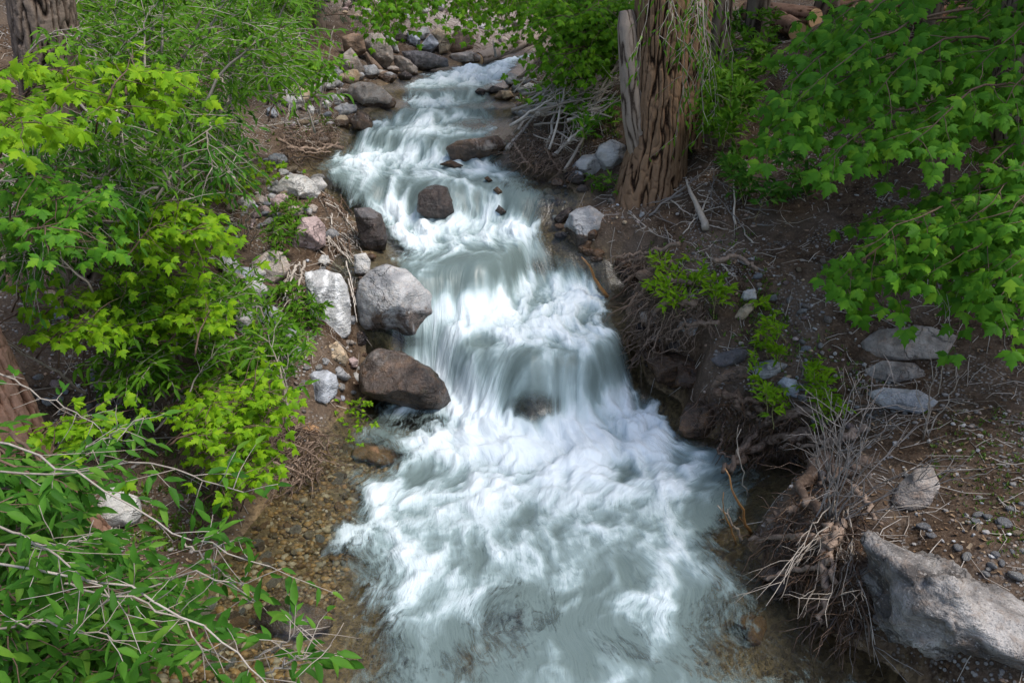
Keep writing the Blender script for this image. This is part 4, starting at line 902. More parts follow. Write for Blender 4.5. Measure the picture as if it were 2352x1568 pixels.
# the big leaning trunk at the near left
gb2 = on(70, 1225)
P = Plant('leaning_tree', 'massive reddish furrowed trunk leaning out behind the long willow branches', 'tree', gb2, TWIG_PALE, 'willow_dark', 'broad')
d2 = np.dot(gb2 - CAM, [0, CP, -SP])
l2 = lambda px, py, dd=0.0: at_y(px, py, gb2[1] + .08 + dd)
trunk(P.root, gb2, [gb2 + np.array([.1, .1, -.4]), gb2 + np.array([.02, .08, .02]), l2(30, 1120), l2(-20, 980), l2(-110, 800, .05), l2(-300, 400, .1), l2(-560, -200, .2)],
      [.30, .27, .25, .24, .24, .23, .2], BARK_RED, 21, flare=.15, rows=260, depth=.16, ridges=17, sides=190)
P.finish()
# the trunk behind the willows at top left
gb3 = on(170, 600)
P = Plant('old_tree', 'dark furrowed trunk standing behind the willow thicket', 'tree', gb3, TWIG_PALE, 'willow', 'willow')
d3 = np.dot(gb3 - CAM, [0, CP, -SP])
l3 = lambda px, py, dd=0.0: at_y(px, py, gb3[1] + .1 + dd)
trunk(P.root, gb3, [gb3 + np.array([0, .1, -.3]), gb3 + np.array([0, .1, .05]), l3(155, 450), l3(125, 250), l3(100, 60), l3(80, -100), l3(40, -600)],
      [.27, .23, .22, .22, .22, .21, .18], BARK_GREY, 33, flare=.15, rows=220, depth=.15, ridges=17, sides=140)
for k in range(14):
    c = gb3 + np.array([rng.normal() * 1.2 - .9, rng.normal() * 1.2 + .8, rng.uniform(4.4, 7.0)])
    P.bough(gb3 + np.array([-.4, 1.0, 4.2]), c, .03, 8, .6, 8, .12, .1, .4, part=k < 5)
P.finish(0)

# ------------------------------------------------------------------ box elders on the right
gb4 = on(2320, 560)
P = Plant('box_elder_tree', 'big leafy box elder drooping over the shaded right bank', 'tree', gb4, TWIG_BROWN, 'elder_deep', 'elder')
d4 = np.dot(gb4 - CAM, [0, CP, -SP])
l4 = lambda px, py, dd=0.0: at_y(px, py, gb4[1] + dd)
trunk(P.root, gb4, [gb4 + np.array([0, 0, -.3]), gb4, l4(2318, 400), l4(2316, 200), l4(2325, 0), l4(2335, -300)], [.15, .13, .115, .11, .10, .09], BARK_GREY, 41, flare=.2, rows=140, depth=.1, ridges=26, sides=80)
g5 = on(2176, 600)
P.stem(crooked(g5 - np.array([0, 0, .1]), at(2180, 300, np.dot(g5 - CAM, [0, CP, -SP]) - .2), 10, .02), .03, .018)
def in_poly(poly, x, y):
    ins = False; n = len(poly)
    for k in range(n):
        (x0, y0), (x1, y1) = poly[k], poly[(k + 1) % n]
        if (y0 > y) != (y1 > y) and x < (x1 - x0) * (y - y0) / (y1 - y0) + x0: ins = not ins
    return ins
def sample_poly(poly, n):
    poly = np.array(poly, float); lo, hi = poly.min(0), poly.max(0); out = []
    while len(out) < n:
        x, y = rng.uniform(lo, hi)
        if in_poly(poly, x, y): out.append((x, y))
    return out
ELD = [(1830, 130), (1900, 70), (1990, 100), (2070, 160), (2150, 80), (2200, 20), (2352, -10), (2400, 620), (2320, 660), (2200, 610), (2120, 660), (2010, 670), (1950, 640), (1960, 560), (1960, 460), (1960, 400), (1900, 320), (1800, 300), (1790, 250), (1840, 190)]
for k, (x, y) in enumerate(sample_poly(ELD, 58)):
    _, dg = hit(x, min(y + 60, 760)); dg = min(dg, 8.5)
    dd = rng.uniform(.62, .90) * dg if x > 1900 else rng.uniform(.60, .78) * min(dg, 8.0)
    tip = at(x, y, dd)
    src = at(min(x + rng.uniform(180, 420), 2420), y - rng.uniform(20, 220), dd + rng.uniform(.1, .9))
    P.bough(src, tip, .010, 6, .30, 6, .145, .10, .35, .05, .55, True, 1.0, part=k % 3 == 0)
for x, y, dd in [(1740, 320, 5.4), (1800, 210, 5.3), (1830, 110, 5.6), (1900, 60, 5.6), (1950, 90, 5.2), (1800, 310, 5.2), (1900, 380, 5.0), (1930, 660, 5.3), (2030, 690, 5.0), (2010, 220, 5.0), (2090, 330, 4.7), (2280, 700, 4.5), (2330, 480, 4.5), (2200, 690, 4.8), (2330, 720, 4.6), (2240, 640, 4.6), (2120, 600, 4.8), (2240, 160, 5.0), (1930, 640, 5.2)]:
    P.bough(at(x + 260, y - 130, dd + .5), at(x, y, dd), .010, 7, .26, 6, .155, .12, .3, .04, .6, True, 1.1)
for k in range(58):                                                    # unseen upper crown boughs, added overhead to shade the right bank
    c = np.array([rng.uniform(2.6, 8.5), rng.uniform(2.0, 9.5), rng.uniform(4.3, 6.6)])
    P.bough(l4(2340, -300) + np.array([rng.normal() * .4, rng.normal() * .4, .6]), c, .02, 9, .5, 8, .26, .05, .45, part=k < 6, pair=True)
P.finish(300, 30)

# ------------------------------------------------------------------ the box elder bush and the branches hanging over the upper stream
g6 = on(1370, 215)
P = Plant('box_elder_bush', 'bright green box elder bush leaning over the upper stream by the cottonwood', 'bush', g6, TWIG_BROWN, 'elder_mid', 'elder')
d6 = np.dot(g6 - CAM, [0, CP, -SP])
BUSH = [(1215, 0), (1300, -20), (1420, -20), (1440, 60), (1430, 120), (1380, 150), (1310, 190), (1260, 160), (1225, 110), (1250, 80)]
for k, (x, y) in enumerate(sample_poly(BUSH, 44)):
    dd = d6 * rng.uniform(.82, 1.0)
    P.bough(at(rng.uniform(1340, 1420), rng.uniform(20, 170), d6 * .97), at(x, y, dd), .012, 8, .42, 6, .125, .12, .3, .05, .5, True, .9, part=k < 10)
P.finish(280, 16)
P = Plant('overhanging_branch', 'bright green leafy branches hanging over the boulder pile from above', 'branch', at(1150, -160, 11.5), TWIG_BROWN, 'elder_mid', 'elder')
for k, (x, y) in enumerate(sample_poly([(800, 0), (830, 55), (900, 70), (960, 60), (1000, 45), (1060, 80), (1120, 95), (1160, 70), (1210, 110), (1240, 60), (1260, -10), (1150, -20), (800, -20)], 40)):
    dd = rng.uniform(9.5, 12.0)
    P.bough(at(x + rng.uniform(-120, 200), -150 + rng.uniform(-60, 20), dd + .6), at(x, y, dd), .010, 8, .36, 6, .115, .04, .45, .05, .6, True, .8, part=k < 10)
P.finish(280, 16)

# ------------------------------------------------------------------ willow thicket and saplings on the left
def thicket(name, label, base_px, poly, n, fr, leaf, mat, size, bark=TWIG_PALE, kind='willow', objs=200, cat='bush', ntw=8, twl=.4, nleaf=9, spread=.6, bp=None, sub=None, r0=.012, arch=.15, minpx=22, drop=.25, src=None, maxd=9.5, pair=False, face=.5, leafless=0.0):
    b = on(*base_px); P = Plant(name, label, cat, b, bark, mat, kind)
    for k, (x, y) in enumerate(sample_poly(poly, n)):
        _, dg = hit(float(np.clip(x, 0, 2352)), max(y, 5)); dg = min(dg, maxd)
        dd = rng.uniform(*fr) * dg
        if src:
            sx, sy = src(x, y); sd = dd + rng.uniform(-.1, .6); s0 = at(sx, sy, sd)
        else:
            s0 = b + np.array([rng.normal() * .25, rng.normal() * .25, .0])
        P.bough(s0, at(x, y, dd), r0 * rng.uniform(.6, 1.2), ntw, twl, nleaf, size, arch, .3, .06, drop, pair, face, part=k % 3 == 0 and k < 90, spread=spread, leafless=leafless)
    P.finish(objs, minpx); return P
thicket('willow_thicket', 'dense pale-stemmed willow thicket behind the bright saplings', (420, 400),
        [(200, -20), (650, -20), (690, 60), (730, 150), (690, 190), (600, 190), (560, 260), (480, 330), (400, 400), (300, 430), (220, 330), (160, 150)], 130, (.60, .92), 'willow', 'willow', .085,
        src=lambda x, y: (x - rng.uniform(-60, 220), y + rng.uniform(-30, 260)), objs=300, maxd=9, minpx=16)
thicket('willow_thicket', 'shadowy willow tangle full of bare twigs under the old trunk', (230, 520),
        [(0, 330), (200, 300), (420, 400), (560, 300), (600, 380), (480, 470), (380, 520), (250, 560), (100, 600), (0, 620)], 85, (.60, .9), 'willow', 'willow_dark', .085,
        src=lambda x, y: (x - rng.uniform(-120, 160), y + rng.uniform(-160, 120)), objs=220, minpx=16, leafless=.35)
thicket('willow_bush', 'narrow-leaved willow filling the middle of the left bank', (430, 800),
        [(330, 560), (480, 600), (600, 640), (640, 740), (700, 800), (620, 900), (520, 880), (420, 930), (300, 860), (250, 700)], 62, (.78, .95), 'willow', 'willow', .095,
        src=lambda x, y: (x - rng.uniform(-60, 120), y + rng.uniform(40, 170)), objs=260, minpx=20, twl=.3, arch=.05)
thicket('willow_bush', 'dark glossy willow spreading towards the pebbly shallows', (150, 1420),
        [(0, 1060), (160, 1090), (240, 1250), (370, 1290), (430, 1370), (400, 1480), (330, 1568), (0, 1590)], 70, (.55, .85), 'broad', 'willow_dark', .088, bark=TWIG_BROWN, kind='broad',
        src=lambda x, y: (x - rng.uniform(100, 360), y - rng.uniform(-60, 130)), objs=300, minpx=30, twl=.25, nleaf=8, arch=.03)
thicket('willow_thicket', 'willow crowns on the hillside above the pale-stemmed thicket', (420, 60),
        [(150, -30), (720, -30), (710, 40), (560, 70), (400, 60), (200, 70)], 70, (.72, .98), 'willow', 'willow', .11,
        src=lambda x, y: (x - rng.uniform(-60, 120), y + rng.uniform(20, 120)), objs=120, maxd=13, minpx=16)
# long bare-stemmed willow branches reaching out over the shallows
P = Plant('willow_branch', 'long pale willow branches reaching from the left over the shallows', 'branch', on(-60, 1230), TWIG_PALE, 'willow_dark', 'broad')
for pts, dd in [([(-60, 1075), (120, 1090), (330, 1060), (470, 1100), (560, 1130)], 2.9), ([(-40, 1010), (90, 1060), (200, 1100), (330, 1180), (420, 1240), (520, 1265), (620, 1300)], 2.75), ([(420, 1240), (480, 1290), (530, 1330)], 2.75),
                ([(180, 1400), (290, 1360), (380, 1330), (460, 1310), (540, 1345), (600, 1390)], 2.7), ([(-30, 1290), (150, 1320), (330, 1360), (440, 1420), (540, 1480), (600, 1560), (640, 1600)], 2.5), ([(120, 1340), (240, 1360), (350, 1390), (440, 1450), (530, 1520)], 2.6),
                ([(585, 1510), (650, 1480), (690, 1440)], 2.5), ([(610, 1545), (680, 1510), (760, 1480)], 2.45), ([(-40, 840), (60, 890), (140, 930), (230, 985)], 3.6), ([(180, 1040), (250, 1000), (330, 960)], 3.1),
                ([(-20, 1260), (120, 1250), (200, 1240)], 2.6), ([(-40, 1200), (100, 1250), (200, 1330), (290, 1410)], 2.5), ([(-30, 1450), (120, 1430), (260, 1470)], 2.4)]:
    pp = np.array([at(x, y, dd - .04 * k) for k, (x, y) in enumerate(pts)])
    tt = np.linspace(0, 1, len(pp)); q = np.linspace(0, 1, 14)
    pp = np.stack([np.interp(q, tt, pp[:, c]) for c in range(3)], -1); pp[1:-1] += rng.normal(size=(12, 3)) * .008
    P.stem(pp, .0042, .0018, 6, name='branch')
    for k in range(2, 14, 1):
        e = pp[k] + rng.normal(size=3) * np.array([.10, .08, .07]) + np.array([.04, 0, -.01])
        tp = crooked(pp[k], e, 4, .06); P.twig(tp, .0018); 
        if rng.random() < .75: P.leafy(tp, 4, .075, .3, .7, .2, face=.6)
P.finish(150, 30)
# box elder saplings with yellow-green leaves
SAP = [
    ('leafy box elder spray with large leaves in front of the dark old trunk', (60, 480), [(0, 70), (80, 60), (190, 110), (200, 200), (150, 300), (60, 330), (0, 300)], 12, (.42, .5), 0.123, 'elder'),
    ('single box elder spray reaching across the upper willow thicket', (260, 400), [(240, 190), (330, 110), (420, 150), (410, 200), (330, 270), (240, 260)], 6, (.42, .5), 0.112, 'elder'),
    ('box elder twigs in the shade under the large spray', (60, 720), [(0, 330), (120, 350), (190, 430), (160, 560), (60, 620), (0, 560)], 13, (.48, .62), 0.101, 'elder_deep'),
    ('bright box elder spray above the leaning pale stem', (330, 700), [(280, 500), (340, 460), (470, 480), (540, 540), (470, 590), (350, 600), (270, 560)], 14, (.62, .72), 0.112, 'elder'),
    ('box elder sapling with red stems beside the pale rounded boulder', (470, 470), [(450, 360), (540, 300), (600, 330), (650, 370), (630, 420), (560, 440), (470, 460)], 14, (.88, .97), 0.095, 'elder'),
    ('box elder sprays around the foot of the leaning pale stem', (230, 780), [(90, 640), (230, 650), (300, 720), (280, 800), (180, 800), (110, 740)], 10, (.7, .82), 0.101, 'elder'),
    ('sunny box elder sapling beside the large rounded buff boulder', (470, 780), [(320, 620), (450, 600), (520, 650), (500, 730), (420, 770), (330, 720)], 16, (.72, .84), 0.101, 'elder'),
    ('low box elder spray beside the massive leaning trunk', (180, 1000), [(105, 960), (160, 930), (230, 960), (210, 1010), (120, 1010)], 4, (.62, .7), 0.101, 'elder'),
    ('yellow-green box elder sapling leaning over the water below the blue-grey boulder', (520, 1010), [(430, 910), (500, 870), (590, 860), (630, 920), (590, 1000), (620, 1080), (570, 1100), (500, 1030), (430, 980)], 37, (.74, .85), 0.095, 'elder'),
    ('small box elder shoot with a few leaves in front of the wet brown boulder', (760, 945), [(775, 920), (820, 905), (860, 930), (845, 975), (795, 975)], 3, (.93, .96), 0.067, 'elder'),
    ('box elder saplings at the foot of the boulder pile', (700, 210), [(640, 150), (700, 100), (760, 120), (790, 150), (760, 180), (680, 190)], 19, (.86, .95), 0.095, 'elder_mid'),
    ('box elder saplings under the willow boughs above the dry twigs', (650, 170), [(560, 130), (640, 120), (700, 180), (650, 200), (580, 180)], 11, (.82, .9), 0.090, 'elder_mid'),
]
for lab, bpx, poly, n, fr, size, mat in SAP:
    thicket('box_elder_sapling', lab, bpx, poly, n, fr, 'elder', mat, size, bark=TWIG_BROWN, kind='elder', objs=200, cat='sapling', ntw=5, twl=.26, nleaf=4, spread=.8, r0=.007, arch=.12, minpx=20, drop=.45, pair=True, face=.9,
            src=lambda x, y: (x - rng.uniform(20, 130), y + rng.uniform(10, 110)))
# low shoots on the banks
for lab, bpx, poly, n, size, mat, fr in [
    ('slender willow shoots in front of the upright veined slab', (690, 800), [(630, 650), (690, 640), (750, 700), (740, 760), (690, 790), (640, 760)], 16, .075, 'willow', (.93, .98)),
    ('young willow shoots beside the flat pink boulder', (650, 560), [(600, 520), (650, 450), (690, 470), (690, 530), (640, 570)], 14, .07, 'willow', (.93, .98)),
    ('clump of bright seedlings on the root-covered right bank', (1540, 700), [(1490, 640), (1520, 560), (1560, 570), (1640, 620), (1700, 640), (1680, 690), (1580, 690), (1500, 690)], 22, .075, 'elder', (.94, .985)),
    ('leggy seedling between the long grey rock and the yellowish stone', (1745, 850), [(1700, 760), (1760, 690), (1800, 720), (1790, 800), (1740, 830)], 9, .07, 'elder', (.94, .985)),
    ('seedling hanging over the rusty rock', (1780, 930), [(1720, 850), (1760, 870), (1800, 900), (1790, 930), (1740, 890)], 7, .065, 'elder', (.94, .985)),
    ('arching seedling on the gravelly right slope', (1890, 950), [(1830, 790), (1860, 800), (1900, 870), (1950, 920), (1900, 950), (1860, 880)], 10, .07, 'elder', (.94, .985)),
    ('leafy shoots among the white brush by the pool', (1400, 410), [(1340, 400), (1400, 370), (1440, 400), (1400, 440), (1360, 440)], 7, .06, 'willow', (.95, .99)),
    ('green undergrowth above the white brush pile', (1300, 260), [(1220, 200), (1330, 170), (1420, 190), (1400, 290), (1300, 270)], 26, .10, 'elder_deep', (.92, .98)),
    ('willow shoots beside the left water edge near the dark block', (690, 470), [(660, 440), (700, 440), (720, 480), (690, 500), (650, 480)], 6, .06, 'willow', (.95, .99)),
    ('dark undergrowth behind the cottonwood', (1680, 250), [(1590, 120), (1640, 20), (1780, 20), (1760, 150), (1740, 280), (1620, 300)], 60, .12, 'willow', (.8, .95)),
    ('scrubby seedlings under the drooping box elder', (1760, 400), [(1640, 330), (1800, 300), (1880, 380), (1840, 440), (1700, 430)], 22, .10, 'willow_dark', (.9, .98)),
]:
    thicket('seedling_clump', lab, bpx, poly, n, fr, 'willow', mat, size, bark=STEM_GREEN, objs=120, cat='seedlings', ntw=5, twl=.12, nleaf=6, r0=.004, arch=.05, minpx=16, drop=.1, kind='broad', face=.7,
            src=lambda x, y: (x + rng.normal() * 25, y + rng.uniform(30, 90)), maxd=14)
# ------------------------------------------------------------------ background slope: trees, scree, logs
def bg_tree(px, py, top, spread, label, mat, kind, n, size, bark, r=.12, h=7.0, cname='background_tree'):
    g = on(px, py); P = Plant(cname, label, 'tree', g, bark, mat, kind)
    V, F4, fur = trunk_mesh([g - np.array([0, 0, .3]), g, g + np.array([rng.normal() * .2, 0, h * .5]), g + np.array([rng.normal() * .3, 0, h])], [r * 1.2, r, r * .8, r * .3], int(px), flare=.2, rows=60, sides=28, depth=.1, ridges=8)
    me = mesh_np('trunk', V - g, None, F4); attr(me, 'furrow', fur); link('trunk', me, BARK_GREY, P.root)
    for k in range(n):
        z = rng.uniform(top[0], top[1]); a = rng.uniform(0, 6.28); R = spread * rng.uniform(.4, 1.0)
        q = g + np.array([0, 0, z * .92]); e = g + np.array([math.cos(a) * R, math.sin(a) * R, z + rng.uniform(-.2, .4)])
        P.bough(q, e, .02, 8, .5, 9, size, .05, .25, .06, .4, part=k < 8)
    return P.finish(60, 20)
def conifer(px, py, h, R, label):
    g = on(px, py); P = Plant('conifer_tree', label, 'tree', g, TWIG_BROWN, 'conifer', 'willow')
    V, F4, fur = trunk_mesh([g - np.array([0, 0, .3]), g, g + np.array([0, 0, h])], [.12, .11, .02], int(px) + 1, flare=.1, rows=50, sides=24, depth=.1, ridges=8)
    me = mesh_np('trunk', V - g, None, F4); attr(me, 'furrow', fur); link('trunk', me, BARK_GREY, P.root)
    for k in range(46):
        z = .25 + (h - .4) * (k / 46) ** .9; a = k * 2.4; L = R * (1 - z / h) ** .8 * rng.uniform(.75, 1.1) + .15
        P.bough(g + np.array([0, 0, z]), g + np.array([math.cos(a) * L, math.sin(a) * L, z - .18 * L]), .012, 10, .32, 16, .075, .05, .15, .03, .25, part=False, spread=.9)
    return P.finish(0)
conifer(735, 70, 4.2, 1.3, 'dark conifer behind the box elder saplings beside the boulder pile')
conifer(2110, 190, 4.5, 1.3, 'dark conifer among the cut logs behind the box elder')
bg_tree(1640, 215, (2.0, 5.5), 1.3, 'slim dark trunk standing behind the cottonwood', 'willow', 'willow', 30, .12, TWIG_GREY, .13)
bg_tree(1735, 110, (2.6, 6.0), 1.5, 'grey trunk on the slope behind the drooping box elder', 'willow', 'willow', 26, .13, TWIG_GREY, .14)
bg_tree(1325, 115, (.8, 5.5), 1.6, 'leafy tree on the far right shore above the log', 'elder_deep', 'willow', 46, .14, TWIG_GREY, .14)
bg_tree(600, -8, (.6, 6.0), 2.4, 'tree on the left hillside above the thicket', 'willow', 'willow', 60, .14, TWIG_GREY, .16)
bg_tree(400, -6, (.6, 6.0), 2.4, 'tree on the left hillside behind the willow thicket', 'willow', 'willow', 60, .14, TWIG_GREY, .15)
bg_tree(240, 40, (1.0, 6.0), 2.0, 'tree rising between the old trunk and the thicket', 'willow', 'willow', 40, .13, TWIG_GREY, .13)
bg_tree(1480, 60, (1.0, 6.5), 1.9, 'tree in the woods straight behind the cottonwood', 'elder_deep', 'willow', 50, .15, TWIG_GREY, .14)
bg_tree(1900, 30, (2.2, 6.5), 2.2, 'tree standing behind the wood pile', 'willow', 'willow', 40, .14, TWIG_GREY, .16)
bg_tree(2230, 60, (2.0, 6.5), 2.2, 'shaded tree beside the cut logs', 'willow_dark', 'willow', 40, .14, TWIG_GREY, .17)
# scree on the slope behind the boulder pile
k = 0
SC = ['pale', 'grey', 'pink', 'taupe', 'tan']
for x, y in sample_poly([(700, 5), (800, 40), (880, 60), (900, 40), (1000, 55), (1100, 60), (1130, 110), (1200, 110), (1260, 60), (1200, 5), (1000, -10), (760, -10)], 70):
    w = rng.uniform(12, 30); hh = w * rng.uniform(.5, .9)
    poly = [(x + w * .5 * math.cos(a) * rng.uniform(.8, 1.1), y + hh * .5 * math.sin(a) * rng.uniform(.8, 1.1)) for a in np.arange(0, 6.28, .8)]
    boulder(poly, SC[int(rng.integers(0, 5))], 'angular scree rock on the slope behind the boulder pile', 900 + k, cat='rock', name='scree_rock', group='scree on the far slope', sub=3, planes=9, rough=.04); k += 1
# cut logs stacked at the upper right
def log(p0, p1, r, label, group=None):
    p0 = np.asarray(p0); p1 = np.asarray(p1)
    root = empty('cut_log', p0, label, 'log', group)
    V, F4, fur = trunk_mesh([p0, .5 * (p0 + p1) + np.array([0, 0, .01]), p1], [r, r * .97, r * .95], int(abs(p0[0] * 100)) % 50, flare=0, rows=40, sides=32, depth=.08, ridges=8)
    me = mesh_np('bark', V - p0, None, F4); attr(me, 'furrow', fur); link('bark', me, BARK_RED, root)
    for p, q in ((p0, p1), (p1, p0)):
        d = unit(p - q); Vt, f4, f3 = tube([p - d * .02, p + d * .012], [r * .93, r * .93], 24)
        link('cut_end', mesh_np('cut_end', Vt - p0, f3, f4, False), CUT_WOOD, root)
for px, py, dx, r, lab in [(1905, 28, 60, .16, 'pale split log on top of the wood pile'), (1870, 60, -70, .13, 'log lying under the split one in the wood pile'), (1960, 55, 70, .14, 'log at the right end of the wood pile'),
                           (1830, 90, -50, .12, 'short orange-ended log below the wood pile'), (2130, 82, 120, .19, 'long sawn log showing its round orange end'), (2080, 60, 130, .15, 'log lying behind the long sawn one'),
                           (2220, 40, 120, .16, 'sunlit sawn log behind the box elder trunk'), (2290, 18, 100, .15, 'log at the back of the cut logs')]:
    P0, dd = hit(px, py); P0 = P0 + np.array([0, 0, r * .7])
    P1 = hit(px + dx, py - 12)[0]; P1 = P0 + unit(np.array([P1[0] - P0[0], (P1[1] - P0[1]) * .5, .0])) * 1.3; P1[2] = float(ground_z(P1[0], P1[1])) + r * .7
    log(P0, P1, r, lab)
# fallen log across the upper stream
pa = hit(1108, 146)[0]; pb = on(1215, 108, .99)
o = empty('fallen_log', pa, 'bleached fallen log lying against the bank at the head of the stream', 'log')
V, F4, fur = trunk_mesh([pa + np.array([-.1, 0, .05]), .5 * (pa + pb) + np.array([0, 0, .12]), pb + np.array([.2, 0, .2])], [.13, .12, .11], 9, flare=0, rows=40, sides=28, depth=.06, ridges=7)
me = mesh_np('trunk', V - pa, None, F4); attr(me, 'furrow', fur); link('trunk', me, SNAG, o)
for c0, dr in ((pa + np.array([-.1, 0, .05]), pa - pb), (pb + np.array([.2, 0, .2]), pb - pa)):
    Vt, f4, f3 = tube([c0 - unit(dr) * .03, c0 + unit(dr) * .01], [.12, .12], 20); link('broken_end', mesh_np('broken_end', Vt - pa, f3, f4, False), CUT_WOOD, o)
Vt, f4, f3 = tube([pa + np.array([.25, 0, .12]), pa + np.array([.2, -.1, .4])], [.03, .012], 7); link('branch_stub', mesh_np('branch_stub', Vt - pa, f3, f4), DRIFT, o)

# ------------------------------------------------------------------ dead wood
def stick(px0, px1, r, label, mat, lift=(0.03, 0.03), group=None, twigs=4, name='dead_branch', cat='branch', wob=.05, frac=None, tl=.35):
    a, ta = hit(*px0); b, tb = hit(*px1)
    if frac is not None: b = at(px1[0], px1[1], ta * frac)
    a = a + np.array([0, 0, lift[0]]); b = b + np.array([0, 0, lift[1]])
    L = np.linalg.norm(b - a); pts = crooked(a, b, 10, wob); A = Acc(); A.tube(pts, np.linspace(r, r * .35, 10), 7)
    for k in range(twigs):
        i = int(rng.integers(2, 9)); d = unit(unit(b - a) * .8 + rng.normal(size=3) * .5 + np.array([0, 0, .15]))
        tp = crooked(pts[i], pts[i] + d * L * tl * rng.uniform(.4, 1), 6, .08); A.tube(tp, np.linspace(r * .4, .002, 6), 5)
        tp2 = crooked(tp[3], tp[3] + unit(d + rng.normal(size=3) * .5) * L * tl * .4, 4, .08); A.tube(tp2, np.linspace(r * .22, .0015, 4), 4)
    o = link(name, A.mesh(name, True, a), mat); o.location = a
    return tag(o, label, cat, group)
# white brush pile beside the cottonwood
BR = [((1180,330),(1345,225)), ((1190,360),(1300,215)), ((1215,300),(1430,190)), ((1200,290),(1440,165)), ((1230,345),(1440,215)), ((1240,300),(1440,240)), ((1190,255),(1310,330)), ((1175,240),(1290,300)),
      ((1250,380),(1300,255)), ((1260,400),(1310,275)), ((1210,340),(1380,330)), ((1230,310),(1390,350)), ((1200,310),(1360,370)), ((1285,330),(1430,260)), ((1320,290),(1440,270)), ((1270,270),(1420,180)),
      ((1300,360),(1400,300)), ((1240,230),(1440,300)), ((1330,330),(1440,310)), ((1215,275),(1340,260)), ((1225,360),(1330,400)), ((1280,385),(1360,330)), ((1350,280),(1435,230)), ((1310,240),(1440,150)), ((1270,320),(1325,420))]
for x, y in sample_poly([(1190, 260), (1300, 190), (1440, 170), (1440, 300), (1330, 400), (1240, 390)], 20):
    a_ = rng.uniform(-.9, .3); L_ = rng.uniform(60, 150); BR.append(((x - L_ * .5 * math.cos(a_), y - L_ * .5 * math.sin(a_)), (min(x + L_ * .5 * math.cos(a_), 1440), y + L_ * .5 * math.sin(a_))))
for k, (a, b) in enumerate(BR):
    stick(a, b, rng.uniform(.010, .022), 'bare bleached branch in the white brush pile beside the cottonwood', DRIFT if k % 5 else TWIG_PALE, (rng.uniform(.10, .45), rng.uniform(.25, .65)), 'branches of the white brush pile', 5)
stick((1165, 352), (1235, 278), .035, 'stout tan pole propped across the end of the flat slab', DRIFT, (.05, .12), twigs=0, wob=.015)
stick((1285, 395), (1300, 280), .022, 'upright pale pole standing in the brush pile', DRIFT, (.0, .1), twigs=1, wob=.02)
# sticks on the right bank under the cottonwood
stick((1620, 535), (1575, 435), .04, 'thick broken branch lying below the cottonwood', DRIFT, (.04, .10), twigs=2, wob=.03)
stick((1690, 515), (1680, 420), .012, 'thin straight stick leaning beside the thick broken branch', DRIFT, (.0, .25), twigs=2)
stick((1490, 500), (1625, 415), .013, 'long grey stick running up to the cottonwood roots', TWIG_GREY, (.02, .15), twigs=4)
stick((1700, 605), (1790, 640), .012, 'grey stick lying across the right bank', TWIG_GREY, (.02, .02), twigs=2)
for k, (x, y) in enumerate(sample_poly([(1480, 480), (1600, 420), (1720, 440), (1750, 560), (1640, 640), (1500, 560)], 34)):
    a = rng.uniform(0, 6.28); L = rng.uniform(40, 120)
    stick((x, y), (x + L * math.cos(a), y + L * .6 * math.sin(a)), rng.uniform(.004, .010), 'thin dead twig strewn below the cottonwood', TWIG_GREY if k % 2 else DRIFT, (.01, rng.uniform(.0, .12)), 'twigs below the cottonwood', 4)
# driftwood around the pink boulder and on the left bank
for k, (x, y) in enumerate(sample_poly([(740, 480), (800, 470), (840, 560), (820, 600), (760, 610), (745, 540)], 36)):
    a = rng.uniform(.6, 1.6); L = rng.uniform(30, 90)
    stick((x - L * .5 * math.cos(a), y - L * .5 * math.sin(a)), (x + L * .5 * math.cos(a), y + L * .5 * math.sin(a)), rng.uniform(.004, .012), 'driftwood stick packed between the pink boulder and the dark block', DRIFT if k % 3 else TWIG_BROWN, (.02, .05), 'driftwood by the pink boulder', 2)
for k, (x, y) in enumerate(sample_poly([(620, 210), (720, 190), (780, 260), (790, 320), (700, 350), (630, 330)], 44)):
    a = rng.uniform(-.3, 1.5); L = rng.uniform(30, 100)
    stick((x - L * .5 * math.cos(a), y - L * .5 * math.sin(a)), (x + L * .5 * math.cos(a), y + L * .5 * math.sin(a)), rng.uniform(.004, .010), 'bare grey twig on the upper left bank below the saplings', TWIG_GREY if k % 3 else DRIFT, (.02, rng.uniform(.02, .3)), 'twigs on the upper left bank', 4)
stick((790, 350), (660, 330), .03, 'drift branch lying along the upper left water edge', ROOT, (.05, .06), twigs=5)
stick((740, 370), (650, 395), .015, 'crooked dark root end dipping into the quiet left inlet', ROOT_WET, (.02, .1), twigs=2)
stick((735, 265), (768, 60), .018, 'slender pale sapling stem standing beside the boulder pile', TWIG_PALE, (.0, .0), twigs=6, frac=.97)
# stems on the left bank
def pole(pts, fr, r, label, mat, cat='sapling', name='leaning_sapling'):
    _, t = hit(*pts[-1]); PP = np.array([at(x, y, t * f) for (x, y), f in zip(pts, fr)])
    q = np.linspace(0, 1, 16); tt = np.linspace(0, 1, len(PP)); PP = np.stack([np.interp(q, tt, PP[:, c]) for c in range(3)], -1); PP[1:-1] += rng.normal(size=(14, 3)) * .008
    A = Acc(); A.tube(PP[::-1], np.linspace(r * 1.2, r * .6, 16), 9)
    for k in (5, 8, 11, 13): A.tube(crooked(PP[k], PP[k] + rng.normal(size=3) * .2 + np.array([0, 0, .1]), 5, .08), np.linspace(r * .35, .002, 5), 5)
    o = link(name, A.mesh(name, True, PP[-1]), mat); o.location = PP[-1]; return tag(o, label, cat)
pole([(60, 540), (110, 600), (160, 660), (195, 710), (215, 760)], [.86, .88, .92, .96, 1.0], .022, 'pale smooth stem leaning across the dark left bank', TWIG_PALE)
pole([(140, 560), (160, 640), (150, 700)], [.9, .95, 1], .014, 'second pale stem crossing behind the leaning one', TWIG_PALE)
